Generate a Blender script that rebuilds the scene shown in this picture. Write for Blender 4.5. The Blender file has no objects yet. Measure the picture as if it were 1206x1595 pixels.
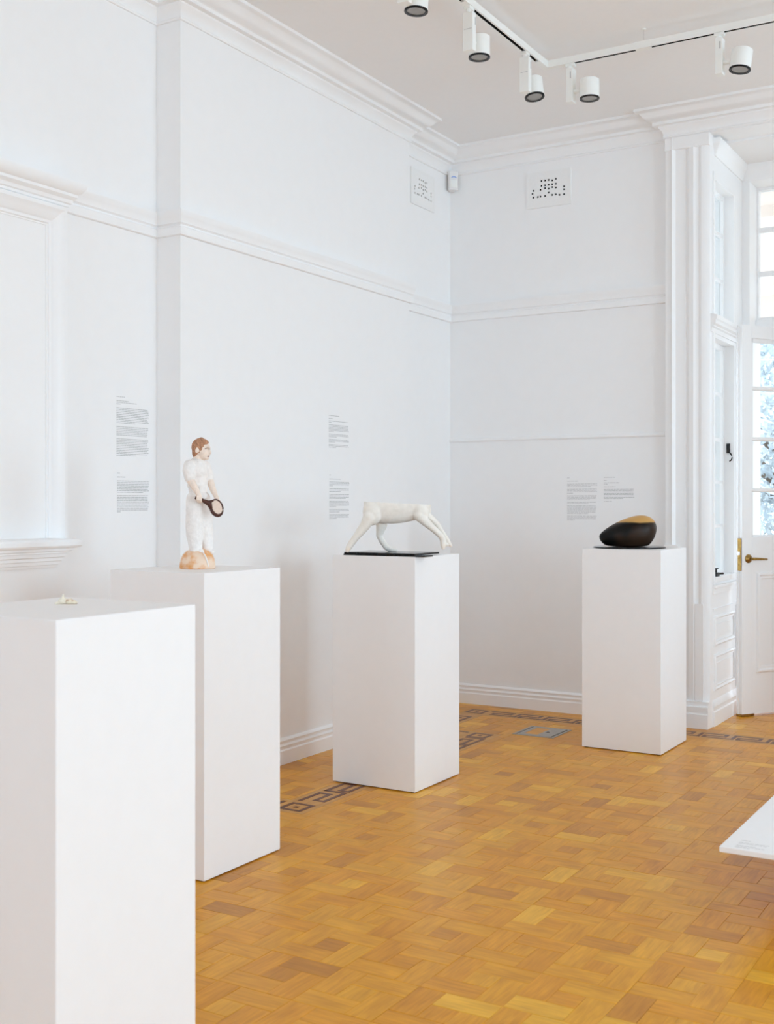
import bpy, bmesh, math, random
from mathutils import Vector, Matrix
random.seed(7)
SC = bpy.context.scene
COL = SC.collection
PI = math.pi

# ------------------------------------------------------------------ camera
FPX, HORIZON, EYE = 1815.0, 785.0, 1.347
YAW = math.atan(1087.0 / FPX)
cam = bpy.data.cameras.new('camera')
cam.sensor_fit = 'VERTICAL'; cam.sensor_height = 36.0
cam.lens = FPX * 36.0 / 1595.0
cam.shift_y = -(797.5 - HORIZON) / 1595.0
cam.clip_start = 0.05; cam.clip_end = 200
cam.dof.use_dof = True; cam.dof.focus_distance = 5.6; cam.dof.aperture_fstop = 5.6
cam_o = bpy.data.objects.new('camera', cam); COL.objects.link(cam_o)
cam_o.location = (0, 0, EYE); cam_o.rotation_euler = (PI / 2, 0, YAW)
SC.camera = cam_o

# ------------------------------------------------------------------ world, lights, exposure
w = bpy.data.worlds.new('sky'); SC.world = w; w.use_nodes = True
bg = w.node_tree.nodes['Background']
bg.inputs[0].default_value = (0.78, 0.89, 1.0, 1); bg.inputs[1].default_value = 4.8
SC.view_settings.view_transform = 'Standard'; SC.view_settings.look = 'None'
SC.view_settings.gamma = 1.0; SC.view_settings.use_curve_mapping = False
SC.view_settings.exposure = -0.66
SC.cycles.max_bounces = 24; SC.cycles.diffuse_bounces = 16; SC.cycles.glossy_bounces = 4; SC.cycles.transparent_max_bounces = 16
RX, RY0 = 4.8, -4.4                      # right wall, wall behind the camera
WIN_R = [(-2.2, 1.7, 30), (2.0, 1.7, 165), (5.1, 1.9, 145)]   # centre y, width, daylight of the tall windows in the right wall
WZ0, WZ1 = 0.50, 3.10


def area(name, loc, rot, sx, sy, power, color):
    l = bpy.data.lights.new(name, 'AREA'); l.shape = 'RECTANGLE'; l.size = sx; l.size_y = sy
    l.energy = power; l.color = color
    o = bpy.data.objects.new(name, l); COL.objects.link(o); o.location = loc; o.rotation_euler = rot
    return o


for cy, wd, pw in WIN_R:                 # daylight coming in through the three windows
    area('window_and_fill_light', (RX + 0.05, cy, (WZ0 + WZ1) / 2), (0, PI / 2, 0), WZ1 - WZ0 - 0.2, wd - 0.2, pw, (0.605, 0.81, 0.975))
WIN_FILL = [(-1.9, 1.8), (2.2, 1.8)]        # centre x, width of unseen windows behind the camera, added for fill light
for cx, wd in WIN_FILL:
    area('window_and_fill_light', (cx, RY0 - 0.05, (WZ0 + WZ1) / 2), (-PI / 2, 0, PI), wd - 0.2, WZ1 - WZ0 - 0.2, 50, (0.32, 0.66, 1.0))  # unseen fill lamps, added to brighten and cool the faces turned this way


# ------------------------------------------------------------------ materials
def new_mat(name):
    m = bpy.data.materials.new(name); m.use_nodes = True
    nt = m.node_tree
    return m, nt, nt.nodes['Principled BSDF']


def node(nt, typ, **kw):
    n = nt.nodes.new(typ)
    for k, v in kw.items():
        setattr(n, k, v)
    return n


def paint(name, col, rough=0.5, var=0.02, bump=0.02, scale=30, spec=0.4, metal=0.0):
    """painted / cast surface with faint mottling and relief"""
    m, nt, b = new_mat(name)
    tc = node(nt, 'ShaderNodeTexCoord')
    n = node(nt, 'ShaderNodeTexNoise'); n.inputs['Scale'].default_value = scale; n.inputs['Detail'].default_value = 3
    nt.links.new(tc.outputs['Object'], n.inputs['Vector'])
    r = node(nt, 'ShaderNodeValToRGB')
    r.color_ramp.elements[0].color = [max(0, c * (1 - var)) for c in col] + [1]
    r.color_ramp.elements[1].color = [min(1, c * (1 + var)) for c in col] + [1]
    r.color_ramp.elements[0].position = 0.3; r.color_ramp.elements[1].position = 0.7
    nt.links.new(n.outputs['Fac'], r.inputs['Fac']); nt.links.new(r.outputs['Color'], b.inputs['Base Color'])
    b.inputs['Roughness'].default_value = rough; b.inputs['Specular IOR Level'].default_value = spec
    b.inputs['Metallic'].default_value = metal
    if bump:
        bp = node(nt, 'ShaderNodeBump'); bp.inputs['Strength'].default_value = bump; bp.inputs['Distance'].default_value = 0.01
        nt.links.new(n.outputs['Fac'], bp.inputs['Height']); nt.links.new(bp.outputs['Normal'], b.inputs['Normal'])
    return m


M_WALL = paint('wall_paint', (0.89, 0.892, 0.895), 0.55, 0.006, 0.01, 14)
M_TRIM = paint('trim_gloss_paint', (0.90, 0.902, 0.905), 0.38, 0.004, 0.0)
M_CEIL = paint('ceiling_paint', (0.86, 0.86, 0.86), 0.7, 0.005, 0.0)
M_PED = paint('pedestal_paint', (0.90, 0.90, 0.905), 0.5, 0.006, 0.008, 20)
M_PLASTER = paint('cast_plaster', (0.88, 0.845, 0.78), 0.6, 0.04, 0.10, 45)
M_BLACK = paint('black_lacquer', (0.006, 0.006, 0.0065), 0.14, 0.1, 0.0, spec=0.22)
M_IRON = paint('black_iron', (0.015, 0.014, 0.014), 0.45, 0.2, 0.05, 80)
M_BRASS = paint('aged_brass', (0.36, 0.22, 0.065), 0.36, 0.35, 0.05, 60, metal=1.0)
M_CHROME = paint('chrome', (0.75, 0.75, 0.76), 0.2, 0.02, 0.0, metal=1.0)
M_STEEL = paint('brushed_steel', (0.42, 0.42, 0.41), 0.38, 0.12, 0.05, 60, metal=0.7)
M_DARK = paint('dark_void', (0.01, 0.01, 0.01), 0.8, 0.0, 0.0)
M_VENT = paint('vent_plaster', (0.87, 0.87, 0.865), 0.6, 0.01, 0.02, 80)
M_FIX = paint('fixture_white', (0.86, 0.87, 0.845), 0.35, 0.005, 0.0)
M_LENS = paint('frosted_lens', (0.30, 0.30, 0.29), 0.3, 0.03, 0.0)
M_INK = paint('grey_ink', (0.50, 0.50, 0.50), 0.8, 0.0, 0.0)
M_INK_PALE = paint('pale_ink', (0.66, 0.66, 0.66), 0.8, 0.0, 0.0)
M_PIR = paint('sensor_plastic', (0.80, 0.795, 0.79), 0.4, 0.0, 0.0)
M_BLUE = paint('blue_indicator', (0.08, 0.25, 0.75), 0.3, 0.0, 0.0)
M_CHALK = paint('chalky_slip', (0.88, 0.845, 0.815), 0.85, 0.05, 0.25, 90)
M_SKIN = paint('painted_clay_skin', (0.87, 0.74, 0.64), 0.7, 0.08, 0.08, 60)
M_HAIR = paint('painted_clay_hair', (0.45, 0.23, 0.13), 0.7, 0.35, 0.3, 150)
M_TERRA = paint('patchy_terracotta', (0.80, 0.47, 0.27), 0.7, 0.33, 0.15, 24)
_r = [n for n in M_TERRA.node_tree.nodes if n.type == 'VALTORGB'][0].color_ramp
_r.elements[0].color = (0.80, 0.39, 0.15, 1); _r.elements[1].color = (0.87, 0.66, 0.50, 1); _r.elements[0].position = 0.36; _r.elements[1].position = 0.56
M_WOOD_DK = paint('racket_wood', (0.075, 0.022, 0.012), 0.4, 0.2, 0.0, 90)
M_STRING = paint('racket_strings', (0.88, 0.73, 0.62), 0.7, 0.05, 0.1, 120)
M_LIP = paint('painted_lips', (0.28, 0.12, 0.09), 0.6, 0.0, 0.0)
M_EYE = paint('painted_eye', (0.38, 0.33, 0.33), 0.6, 0.0, 0.0)
M_BONE = paint('bone', (0.82, 0.76, 0.62), 0.55, 0.08, 0.2, 200)
M_BONE_BR = paint('stained_bone', (0.55, 0.30, 0.14), 0.55, 0.4, 0.2, 90)
_r = [n for n in M_BONE_BR.node_tree.nodes if n.type == 'VALTORGB'][0].color_ramp
_r.elements[0].color = (0.45, 0.24, 0.11, 1); _r.elements[1].color = (0.82, 0.72, 0.55, 1); _r.elements[0].position = 0.38; _r.elements[1].position = 0.55
M_CREAM = paint('veranda_cream', (0.88, 0.80, 0.74), 0.6, 0.03, 0.0, 4)
M_GRASS = paint('gravel_garden', (0.56, 0.53, 0.48), 0.9, 0.2, 0.1, 3)
M_LEAF = paint('leaf_overexposed', (0.60, 0.66, 0.70), 0.6, 0.4, 0.0, 2)  # leaf colour paled towards blue to imitate overexposed foliage
M_BARK = paint('bark', (0.16, 0.12, 0.09), 0.9, 0.3, 0.3, 12)
M_JOINT = paint('floor_joint', (0.10, 0.045, 0.015), 0.7, 0.1, 0.0)


def glass_mat():
    m = bpy.data.materials.new('window_glass'); m.use_nodes = True
    nt = m.node_tree; nt.nodes.clear()
    out = node(nt, 'ShaderNodeOutputMaterial'); mix = node(nt, 'ShaderNodeMixShader')
    tr = node(nt, 'ShaderNodeBsdfTransparent'); gl = node(nt, 'ShaderNodeBsdfGlossy')
    tr.inputs['Color'].default_value = (0.96, 0.98, 0.98, 1)
    gl.inputs['Roughness'].default_value = 0.02
    lw = node(nt, 'ShaderNodeLayerWeight'); lw.inputs['Blend'].default_value = 0.5      # thin pane: Schlick reflectance, same from both sides
    p5 = node(nt, 'ShaderNodeMath', operation='POWER'); p5.inputs[1].default_value = 5.0
    fr = node(nt, 'ShaderNodeMath', operation='MULTIPLY_ADD'); fr.inputs[1].default_value = 0.92; fr.inputs[2].default_value = 0.04
    nt.links.new(lw.outputs['Facing'], p5.inputs[0]); nt.links.new(p5.outputs[0], fr.inputs[0])
    nt.links.new(fr.outputs[0], mix.inputs[0]); nt.links.new(tr.outputs[0], mix.inputs[1]); nt.links.new(gl.outputs[0], mix.inputs[2])
    nt.links.new(mix.outputs[0], out.inputs['Surface'])
    return m


M_GLASS = glass_mat()


def wood(name, col, rough=0.29):
    """varnished hardwood: grain runs along U of the UV map, a different stretch of timber per piece"""
    m, nt, b = new_mat(name)
    uv = node(nt, 'ShaderNodeUVMap'); oi = node(nt, 'ShaderNodeObjectInfo')
    mul = node(nt, 'ShaderNodeVectorMath', operation='SCALE'); mul.inputs[0].default_value = (7.3, 3.1, 0)
    nt.links.new(oi.outputs['Random'], mul.inputs['Scale'])
    add = node(nt, 'ShaderNodeVectorMath', operation='ADD')
    nt.links.new(uv.outputs[0], add.inputs[0]); nt.links.new(mul.outputs[0], add.inputs[1])
    mp = node(nt, 'ShaderNodeMapping'); mp.inputs['Scale'].default_value = (9, 95, 1)
    nt.links.new(add.outputs[0], mp.inputs['Vector'])
    n = node(nt, 'ShaderNodeTexNoise'); n.inputs['Scale'].default_value = 1.0; n.inputs['Detail'].default_value = 5; n.inputs['Distortion'].default_value = 0.6
    nt.links.new(mp.outputs[0], n.inputs['Vector'])
    mp2 = node(nt, 'ShaderNodeMapping'); mp2.inputs['Scale'].default_value = (6, 14, 1)
    nt.links.new(add.outputs[0], mp2.inputs['Vector'])
    n2 = node(nt, 'ShaderNodeTexNoise'); n2.inputs['Scale'].default_value = 1.0; n2.inputs['Detail'].default_value = 2
    nt.links.new(mp2.outputs[0], n2.inputs['Vector'])
    mixn = node(nt, 'ShaderNodeMix'); mixn.inputs[0].default_value = 0.45
    nt.links.new(n.outputs['Fac'], mixn.inputs[2]); nt.links.new(n2.outputs['Fac'], mixn.inputs[3])
    r = node(nt, 'ShaderNodeValToRGB')
    r.color_ramp.elements[0].position = 0.30; r.color_ramp.elements[1].position = 0.68
    r.color_ramp.elements[0].color = (col[0] * 0.76, col[1] * 0.70, col[2] * 0.62, 1)
    r.color_ramp.elements[1].color = (min(1, col[0] * 1.12), min(1, col[1] * 1.15), min(1, col[2] * 1.2), 1)
    nt.links.new(mixn.outputs[0], r.inputs['Fac']); nt.links.new(r.outputs['Color'], b.inputs['Base Color'])
    b.inputs['Roughness'].default_value = rough; b.inputs['Specular IOR Level'].default_value = 0.2
    bp = node(nt, 'ShaderNodeBump'); bp.inputs['Strength'].default_value = 0.05; bp.inputs['Distance'].default_value = 0.003
    nt.links.new(n.outputs['Fac'], bp.inputs['Height']); nt.links.new(bp.outputs['Normal'], b.inputs['Normal'])
    return m


TONES = [(0.71, 0.319, 0.017), (0.74, 0.353, 0.021), (0.66, 0.280, 0.014), (0.70, 0.302, 0.015),
         (0.59, 0.250, 0.020), (0.81, 0.431, 0.035), (0.52, 0.215, 0.018), (0.72, 0.330, 0.017)]
TONE_W = [5, 4, 4, 5, 2.2, 1.6, 0.5, 5]
M_TONES = [wood('parquet_oak_%s' % n, c) for n, c in zip(
    ('amber', 'honey', 'toffee', 'ochre', 'russet', 'straw', 'umber', 'gold'), TONES)]
M_INLAY = wood('mahogany_inlay', (0.12, 0.034, 0.016))
M_BAND = wood('border_oak', (0.58, 0.29, 0.065))

# gold over black glaze on the stone
M_STONE, nt, b = new_mat('black_and_gold_stone')
tc = node(nt, 'ShaderNodeTexCoord'); sx = node(nt, 'ShaderNodeSeparateXYZ'); nt.links.new(tc.outputs['Object'], sx.inputs[0])
nz = node(nt, 'ShaderNodeTexNoise'); nz.inputs['Scale'].default_value = 9; nt.links.new(tc.outputs['Object'], nz.inputs['Vector'])
ma = node(nt, 'ShaderNodeMath', operation='MULTIPLY_ADD'); ma.inputs[1].default_value = 0.018
nt.links.new(nz.outputs['Fac'], ma.inputs[0]); nt.links.new(sx.outputs['Z'], ma.inputs[2])
ra = node(nt, 'ShaderNodeValToRGB')
ra.color_ramp.elements[0].position = 0.1400; ra.color_ramp.elements[1].position = 0.1460
ra.color_ramp.elements[0].color = (0, 0, 0, 1); ra.color_ramp.elements[1].color = (1, 1, 1, 1)
nt.links.new(ma.outputs[0], ra.inputs['Fac'])
nz2 = node(nt, 'ShaderNodeTexNoise'); nz2.inputs['Scale'].default_value = 6; nt.links.new(tc.outputs['Object'], nz2.inputs['Vector'])
rb = node(nt, 'ShaderNodeValToRGB'); rb.color_ramp.elements[0].color = (0.004, 0.0035, 0.003, 1); rb.color_ramp.elements[1].color = (0.035, 0.018, 0.010, 1)
rb.color_ramp.elements[0].position = 0.4; rb.color_ramp.elements[1].position = 0.65
nt.links.new(nz2.outputs['Fac'], rb.inputs['Fac'])
mx = node(nt, 'ShaderNodeMix', data_type='RGBA'); nt.links.new(ra.outputs['Color'], mx.inputs[0])
nt.links.new(rb.outputs['Color'], mx.inputs[6]); mx.inputs[7].default_value = (0.58, 0.33, 0.105, 1)
nt.links.new(mx.outputs[2], b.inputs['Base Color']); b.inputs['Roughness'].default_value = 0.40; b.inputs['Specular IOR Level'].default_value = 0.2


# ------------------------------------------------------------------ mesh helpers
def box(bm, x0, x1, y0, y1, z0, z1):
    v = [bm.verts.new(p) for p in ((x0, y0, z0), (x1, y0, z0), (x1, y1, z0), (x0, y1, z0), (x0, y0, z1), (x1, y0, z1), (x1, y1, z1), (x0, y1, z1))]
    for f in ((0, 3, 2, 1), (4, 5, 6, 7), (0, 1, 5, 4), (1, 2, 6, 5), (2, 3, 7, 6), (3, 0, 4, 7)):
        bm.faces.new([v[i] for i in f])


def prism(bm, pts, axis, a, b):
    """extrude a 2-D polygon between a and b along axis ('x','y','z')"""
    def P(p, t):
        return {'x': (t, p[0], p[1]), 'y': (p[0], t, p[1]), 'z': (p[0], p[1], t)}[axis]
    A = [bm.verts.new(P(p, a)) for p in pts]; B = [bm.verts.new(P(p, b)) for p in pts]
    n = len(pts)
    bm.faces.new(A); bm.faces.new(B[::-1])
    for i in range(n):
        bm.faces.new((A[i], B[i], B[(i + 1) % n], A[(i + 1) % n]))


def sweep(bm, path, prof):
    """run a moulding section (offset to the right of travel, z) along a plan path with mitred corners"""
    rings = []
    n = len(path)
    for i, p in enumerate(path):
        ns = []
        if i > 0:
            d = (Vector(p) - Vector(path[i - 1])).normalized(); ns.append(Vector((d.y, -d.x)))
        if i < n - 1:
            d = (Vector(path[i + 1]) - Vector(p)).normalized(); ns.append(Vector((d.y, -d.x)))
        m = ns[0] if len(ns) == 1 else (ns[0] + ns[1]) / (1 + ns[0].dot(ns[1]))
        rings.append([bm.verts.new((p[0] + m.x * o, p[1] + m.y * o, z)) for o, z in prof])
    k = len(prof)
    for a, b_ in zip(rings, rings[1:]):
        for i in range(k):
            bm.faces.new((a[i], b_[i], b_[(i + 1) % k], a[(i + 1) % k]))
    bm.faces.new(rings[0][::-1]); bm.faces.new(rings[-1])


def lathe(bm, prof, seg=40, mat=None):
    """revolve (r,z) about z"""
    rings = []
    for r, z in prof:
        if r < 1e-6:
            rings.append([bm.verts.new((0, 0, z))])
        else:
            rings.append([bm.verts.new((r * math.cos(2 * PI * i / seg), r * math.sin(2 * PI * i / seg), z)) for i in range(seg)])
    new = [v for r in rings for v in r]
    for a, b_ in zip(rings, rings[1:]):
        for i in range(seg):
            j = (i + 1) % seg
            if len(a) == 1 and len(b_) == 1:
                continue
            if len(a) == 1:
                bm.faces.new((a[0], b_[i], b_[j]))
            elif len(b_) == 1:
                bm.faces.new((a[i], a[j], b_[0]))
            else:
                bm.faces.new((a[i], a[j], b_[j], b_[i]))
    if mat is not None:
        bmesh.ops.transform(bm, matrix=mat, verts=new)


def tube(bm, pts, r, seg=10):
    pts = [Vector(p) for p in pts]
    rs = r if isinstance(r, (list, tuple)) else [r] * len(pts)
    rings = []
    up = Vector((0, 0, 1))
    for i, p in enumerate(pts):
        d = (pts[min(i + 1, len(pts) - 1)] - pts[max(i - 1, 0)]).normalized()
        s = d.cross(up)
        if s.length < 1e-3:
            s = d.cross(Vector((1, 0, 0)))
        s.normalize(); t = s.cross(d)
        rings.append([bm.verts.new(p + (s * math.cos(2 * PI * k / seg) + t * math.sin(2 * PI * k / seg)) * rs[i]) for k in range(seg)])
    for a, b_ in zip(rings, rings[1:]):
        for k in range(seg):
            bm.faces.new((a[k], a[(k + 1) % seg], b_[(k + 1) % seg], b_[k]))
    bm.faces.new(rings[0][::-1]); bm.faces.new(rings[-1])


def ellipsoid(bm, c, r, rot=(0, 0, 0), seg=20):
    from mathutils import Euler
    M = Matrix.Translation(c) @ Euler(rot).to_matrix().to_4x4() @ Matrix.Diagonal((r[0], r[1], r[2], 1))
    bmesh.ops.create_uvsphere(bm, u_segments=seg, v_segments=seg // 2, radius=1, matrix=M)


def chain(bm, nodes, seg=16):
    """tapered limb: nodes of (point, radius)"""
    for p, r in nodes:
        ellipsoid(bm, p, (r, r, r), seg=seg)
    for (p, r), (q, s) in zip(nodes, nodes[1:]):
        p, q = Vector(p), Vector(q); d = q - p
        if d.length < 1e-5:
            continue
        M = Matrix.Translation((p + q) / 2) @ d.to_track_quat('Z', 'Y').to_matrix().to_4x4()
        bmesh.ops.create_cone(bm, cap_ends=True, segments=seg, radius1=r, radius2=s, depth=d.length, matrix=M)


def finish(bm, smooth=False, bevel=0.0, segs=2):
    bmesh.ops.recalc_face_normals(bm, faces=bm.faces)
    if bevel:
        bmesh.ops.bevel(bm, geom=bm.edges[:], offset=bevel, segments=segs, affect='EDGES', profile=0.5)
    if smooth:
        for f in bm.faces:
            f.smooth = True


def mesh_of(name, bm, mat, smooth=False, bevel=0.0, segs=2):
    finish(bm, smooth, bevel, segs)
    me = bpy.data.meshes.new(name); bm.to_mesh(me); bm.free()
    for m in (mat if isinstance(mat, list) else [mat]):
        me.materials.append(m)
    return me


def obj(name, bm, mat, parent=None, loc=None, smooth=False, bevel=0.0, segs=2, label=None):
    me = bm if isinstance(bm, bpy.types.Mesh) else mesh_of(name, bm, mat, smooth, bevel, segs)
    o = bpy.data.objects.new(name, me); COL.objects.link(o)
    if parent is not None:
        o.parent = parent
    if loc is not None:
        o.location = loc
    if label:
        o['label'] = label
    return o


def auto_smooth(o, ang=35):
    me = o.data
    for p in me.polygons:
        p.use_smooth = True
    me.set_sharp_from_angle(angle=math.radians(ang))
    return o


def remesh(name, bm, mat, voxel, iters, parent=None, factor=0.5, cut=None):
    """fuse overlapping solids into one continuous skin, smooth it, optionally slice it flat"""
    finish(bm)
    me = bpy.data.meshes.new('tmp'); bm.to_mesh(me); bm.free()
    t = bpy.data.objects.new('tmp', me); COL.objects.link(t)
    r = t.modifiers.new('r', 'REMESH'); r.mode = 'VOXEL'; r.voxel_size = voxel
    if iters:
        s = t.modifiers.new('s', 'SMOOTH'); s.iterations = iters; s.factor = factor
    dg = bpy.context.evaluated_depsgraph_get(); dg.update()
    out = bpy.data.meshes.new_from_object(t.evaluated_get(dg))
    bpy.data.objects.remove(t); bpy.data.meshes.remove(me)
    if cut:
        b2 = bmesh.new(); b2.from_mesh(out)
        res = bmesh.ops.bisect_plane(b2, geom=b2.verts[:] + b2.edges[:] + b2.faces[:], plane_co=cut[0], plane_no=cut[1], clear_outer=True)
        ed = [e for e in res['geom_cut'] if isinstance(e, bmesh.types.BMEdge)]
        bmesh.ops.holes_fill(b2, edges=ed, sides=0)
        b2.to_mesh(out); b2.free()
    out.name = name
    out.materials.clear(); out.materials.append(mat)
    o = bpy.data.objects.new(name, out); COL.objects.link(o)
    auto_smooth(o, 50)
    if parent is not None:
        o.parent = parent
    return o


def thing(name, label, cat, loc=(0, 0, 0), rz=0.0, group=None):
    o = bpy.data.objects.new(name, None); COL.objects.link(o); o.empty_display_size = 0.1
    o.location = loc; o.rotation_euler = (0, 0, rz)
    o['label'] = label; o['category'] = cat
    if group:
        o['group'] = group
    return o


def struct(name, bm, mat, **kw):
    o = obj(name, bm, mat, **kw); o['kind'] = 'structure'; return o


def struct_empty(name, loc=(0, 0, 0), rz=0.0):
    o = bpy.data.objects.new(name, None); COL.objects.link(o); o.location = loc; o.rotation_euler = (0, 0, rz)
    o['kind'] = 'structure'; return o


def dup(root, loc, rz, label):
    c = root.copy(); COL.objects.link(c); c.location = loc; c.rotation_euler = (0, 0, rz); c['label'] = label
    for ch in list(root.children):
        d = ch.copy(); COL.objects.link(d); d.parent = c
        for g in list(ch.children):
            e = g.copy(); COL.objects.link(e); e.parent = d
    return c


# ------------------------------------------------------------------ room shell
LX, BX, BY = -3.72, -3.575, 7.05          # left wall, chimney breast face, back wall
CY0, CY1 = 4.116, 6.236                   # ends of the chimney breast
CEIL = 3.74
JX, PX, PY = -1.93, -2.20, 6.985          # bay side wall, outer edge and face of the opening's pilaster
JX2, PX2 = -0.39, -0.12                   # the same on the far side of the opening (mirror)
BB = 7.76                                 # bay back wall
BZ = 3.56                                 # bay ceiling

bm = bmesh.new(); box(bm, LX - 0.15, LX, RY0 - 0.15, BY + 0.15, -0.05, CEIL + 0.1); struct('wall_left', bm, M_WALL)
bm = bmesh.new(); box(bm, LX + 0.001, BX, CY0, CY1, -0.01, CEIL); struct('wall_chimney', bm, M_WALL)
bm = bmesh.new(); box(bm, LX, JX - 0.22, BY, BY + 0.15, -0.05, CEIL + 0.1); box(bm, JX2 + 0.22, RX, BY, BY + 0.15, -0.05, CEIL + 0.1)
box(bm, JX - 0.22, JX2 + 0.22, BY, BY + 0.15, 3.62, CEIL + 0.1); struct('wall_back', bm, M_WALL)
bm = bmesh.new()                          # wall behind the camera with the added fill windows
xs = LX
for cx, wd in WIN_FILL:
    box(bm, xs, cx - wd / 2, RY0 - 0.15, RY0, -0.05, CEIL + 0.1)
    box(bm, cx - wd / 2, cx + wd / 2, RY0 - 0.15, RY0, -0.05, WZ0); box(bm, cx - wd / 2, cx + wd / 2, RY0 - 0.15, RY0, WZ1, CEIL + 0.1)
    xs = cx + wd / 2
box(bm, xs, RX, RY0 - 0.15, RY0, -0.05, CEIL + 0.1); struct('wall_front', bm, M_WALL)
bm = bmesh.new()                          # right wall with three tall windows
ys = RY0 - 0.15
for cy, wd, _ in WIN_R:
    box(bm, RX, RX + 0.15, ys, cy - wd / 2, -0.05, CEIL + 0.1)
    box(bm, RX, RX + 0.15, cy - wd / 2, cy + wd / 2, -0.05, WZ0); box(bm, RX, RX + 0.15, cy - wd / 2, cy + wd / 2, WZ1, CEIL + 0.1)
    ys = cy + wd / 2
box(bm, RX, RX + 0.15, ys, BY + 0.15, -0.05, CEIL + 0.1); struct('wall_right', bm, M_WALL)
bm = bmesh.new(); box(bm, LX - 0.15, RX + 0.15, RY0 - 0.15, BY + 0.15, CEIL, CEIL + 0.1); struct('ceiling', bm, M_CEIL)

# bay: side walls (left one with its tall narrow window), back wall, ceiling
WY0, WY1, WB, WT = 7.09, 7.56, 0.90, 3.32
bm = bmesh.new(); x0, x1 = JX - 0.22, JX
box(bm, x0, x1, BY + 0.0005, WY0, -0.05, BZ + 0.1); box(bm, x0, x1, WY1, BB + 0.3, -0.05, BZ + 0.1)
box(bm, x0, x1, WY0, WY1, -0.05, WB); box(bm, x0, x1, WY0, WY1, WT, BZ + 0.1); struct('wall_bay_left', bm, M_TRIM)
bm = bmesh.new(); box(bm, JX2, JX2 + 0.22, BY + 0.0005, BB + 0.3, -0.05, BZ + 0.1); struct('wall_bay_right', bm, M_TRIM)
OX0, OX1 = -1.882, -0.44                  # door and transom opening in the bay's back wall
bm = bmesh.new(); box(bm, JX, OX0, BB, BB + 0.3, -0.05, BZ + 0.1); box(bm, OX1, JX2, BB, BB + 0.3, -0.05, BZ + 0.1)
box(bm, OX0, OX1, BB, BB + 0.3, 3.46, BZ + 0.1); struct('wall_bay_back', bm, M_TRIM)
bm = bmesh.new(); box(bm, JX, JX2, BY + 0.16, BB + 0.3, BZ, BZ + 0.1); struct('ceiling_bay', bm, M_CEIL)

# mouldings
CORN = [(0, 3.578), (0.010, 3.578), (0.013, 3.585), (0.008, 3.592), (0.010, 3.606), (0.022, 3.628), (0.034, 3.640), (0.036, 3.648), (0.062, 3.650),
        (0.062, 3.668), (0.070, 3.674), (0.086, 3.680), (0.106, 3.694), (0.122, 3.712), (0.132, 3.718), (0.150, 3.724), (0.150, CEIL + 0.001), (0, CEIL + 0.001)]
RAIL = [(0, 2.585), (0.017, 2.585), (0.020, 2.588), (0.020, 2.622), (0.012, 2.627), (0.012, 2.633), (0.022, 2.640), (0.022, 2.650), (0.028, 2.668), (0.036, 2.684), (0.036, 2.697), (0, 2.702)]
SKIRT = [(0, 0.0), (0.024, 0.0), (0.024, 0.070), (0.018, 0.076), (0.018, 0.086), (0.022, 0.094), (0.014, 0.104), (0.014, 0.112), (0.018, 0.120), (0.004, 0.132), (0, 0.132)]
room = [(LX, RY0), (LX, CY0), (BX, CY0), (BX, CY1), (LX, CY1), (LX, BY)]
bm = bmesh.new(); sweep(bm, room + [(PX, BY), (PX, PY), (PX2, PY), (PX2, BY), (RX, BY), (RX, RY0), (LX + 0.001, RY0)], CORN); auto_smooth(struct('trim_1', bm, M_TRIM), 30)   # cornice
bm = bmesh.new(); sweep(bm, room + [(PX, BY)], RAIL); auto_smooth(struct('trim_2', bm, M_TRIM), 30)     # picture rail
bm = bmesh.new(); sweep(bm, room, SKIRT); auto_smooth(struct('baseboard_left', bm, M_TRIM), 30)
bm = bmesh.new(); sweep(bm, [(LX + 0.024, BY), (PX + 0.01, BY)], SKIRT); auto_smooth(struct('baseboard_back', bm, M_TRIM), 30)
bm = bmesh.new(); sweep(bm, [(PX2, BY), (RX, BY), (RX, RY0)], SKIRT); auto_smooth(struct('baseboard_right', bm, M_TRIM), 30)
bm = bmesh.new(); sweep(bm, [(LX + 0.001, BY), (PX, BY)], [(0, 1.766), (0.008, 1.766), (0.013, 1.772), (0.013, 1.780), (0.006, 1.788), (0, 1.790)])
auto_smooth(struct('trim_3', bm, M_TRIM), 30)      # dado mould on the back wall
bm = bmesh.new(); sweep(bm, [(JX - 0.05, BY + 0.055), (JX, BY + 0.055), (JX, BB), (JX2, BB), (JX2, BY + 0.055), (JX2 + 0.05, BY + 0.055)], [(0, 3.462), (0.008, 3.462), (0.012, 3.470), (0.018, 3.488), (0.028, 3.508), (0.040, 3.524), (0.046, 3.538), (0.046, BZ + 0.001), (0, BZ + 0.001)])
auto_smooth(struct('trim_4', bm, M_TRIM), 30)      # bay cornice
# beam over the bay opening with its moulded lower edge
bm = bmesh.new(); box(bm, PX + 0.002, PX2 - 0.002, PY + 0.001, BY + 0.16, 3.575, CEIL); struct('trim_5', bm, M_TRIM)


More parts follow.
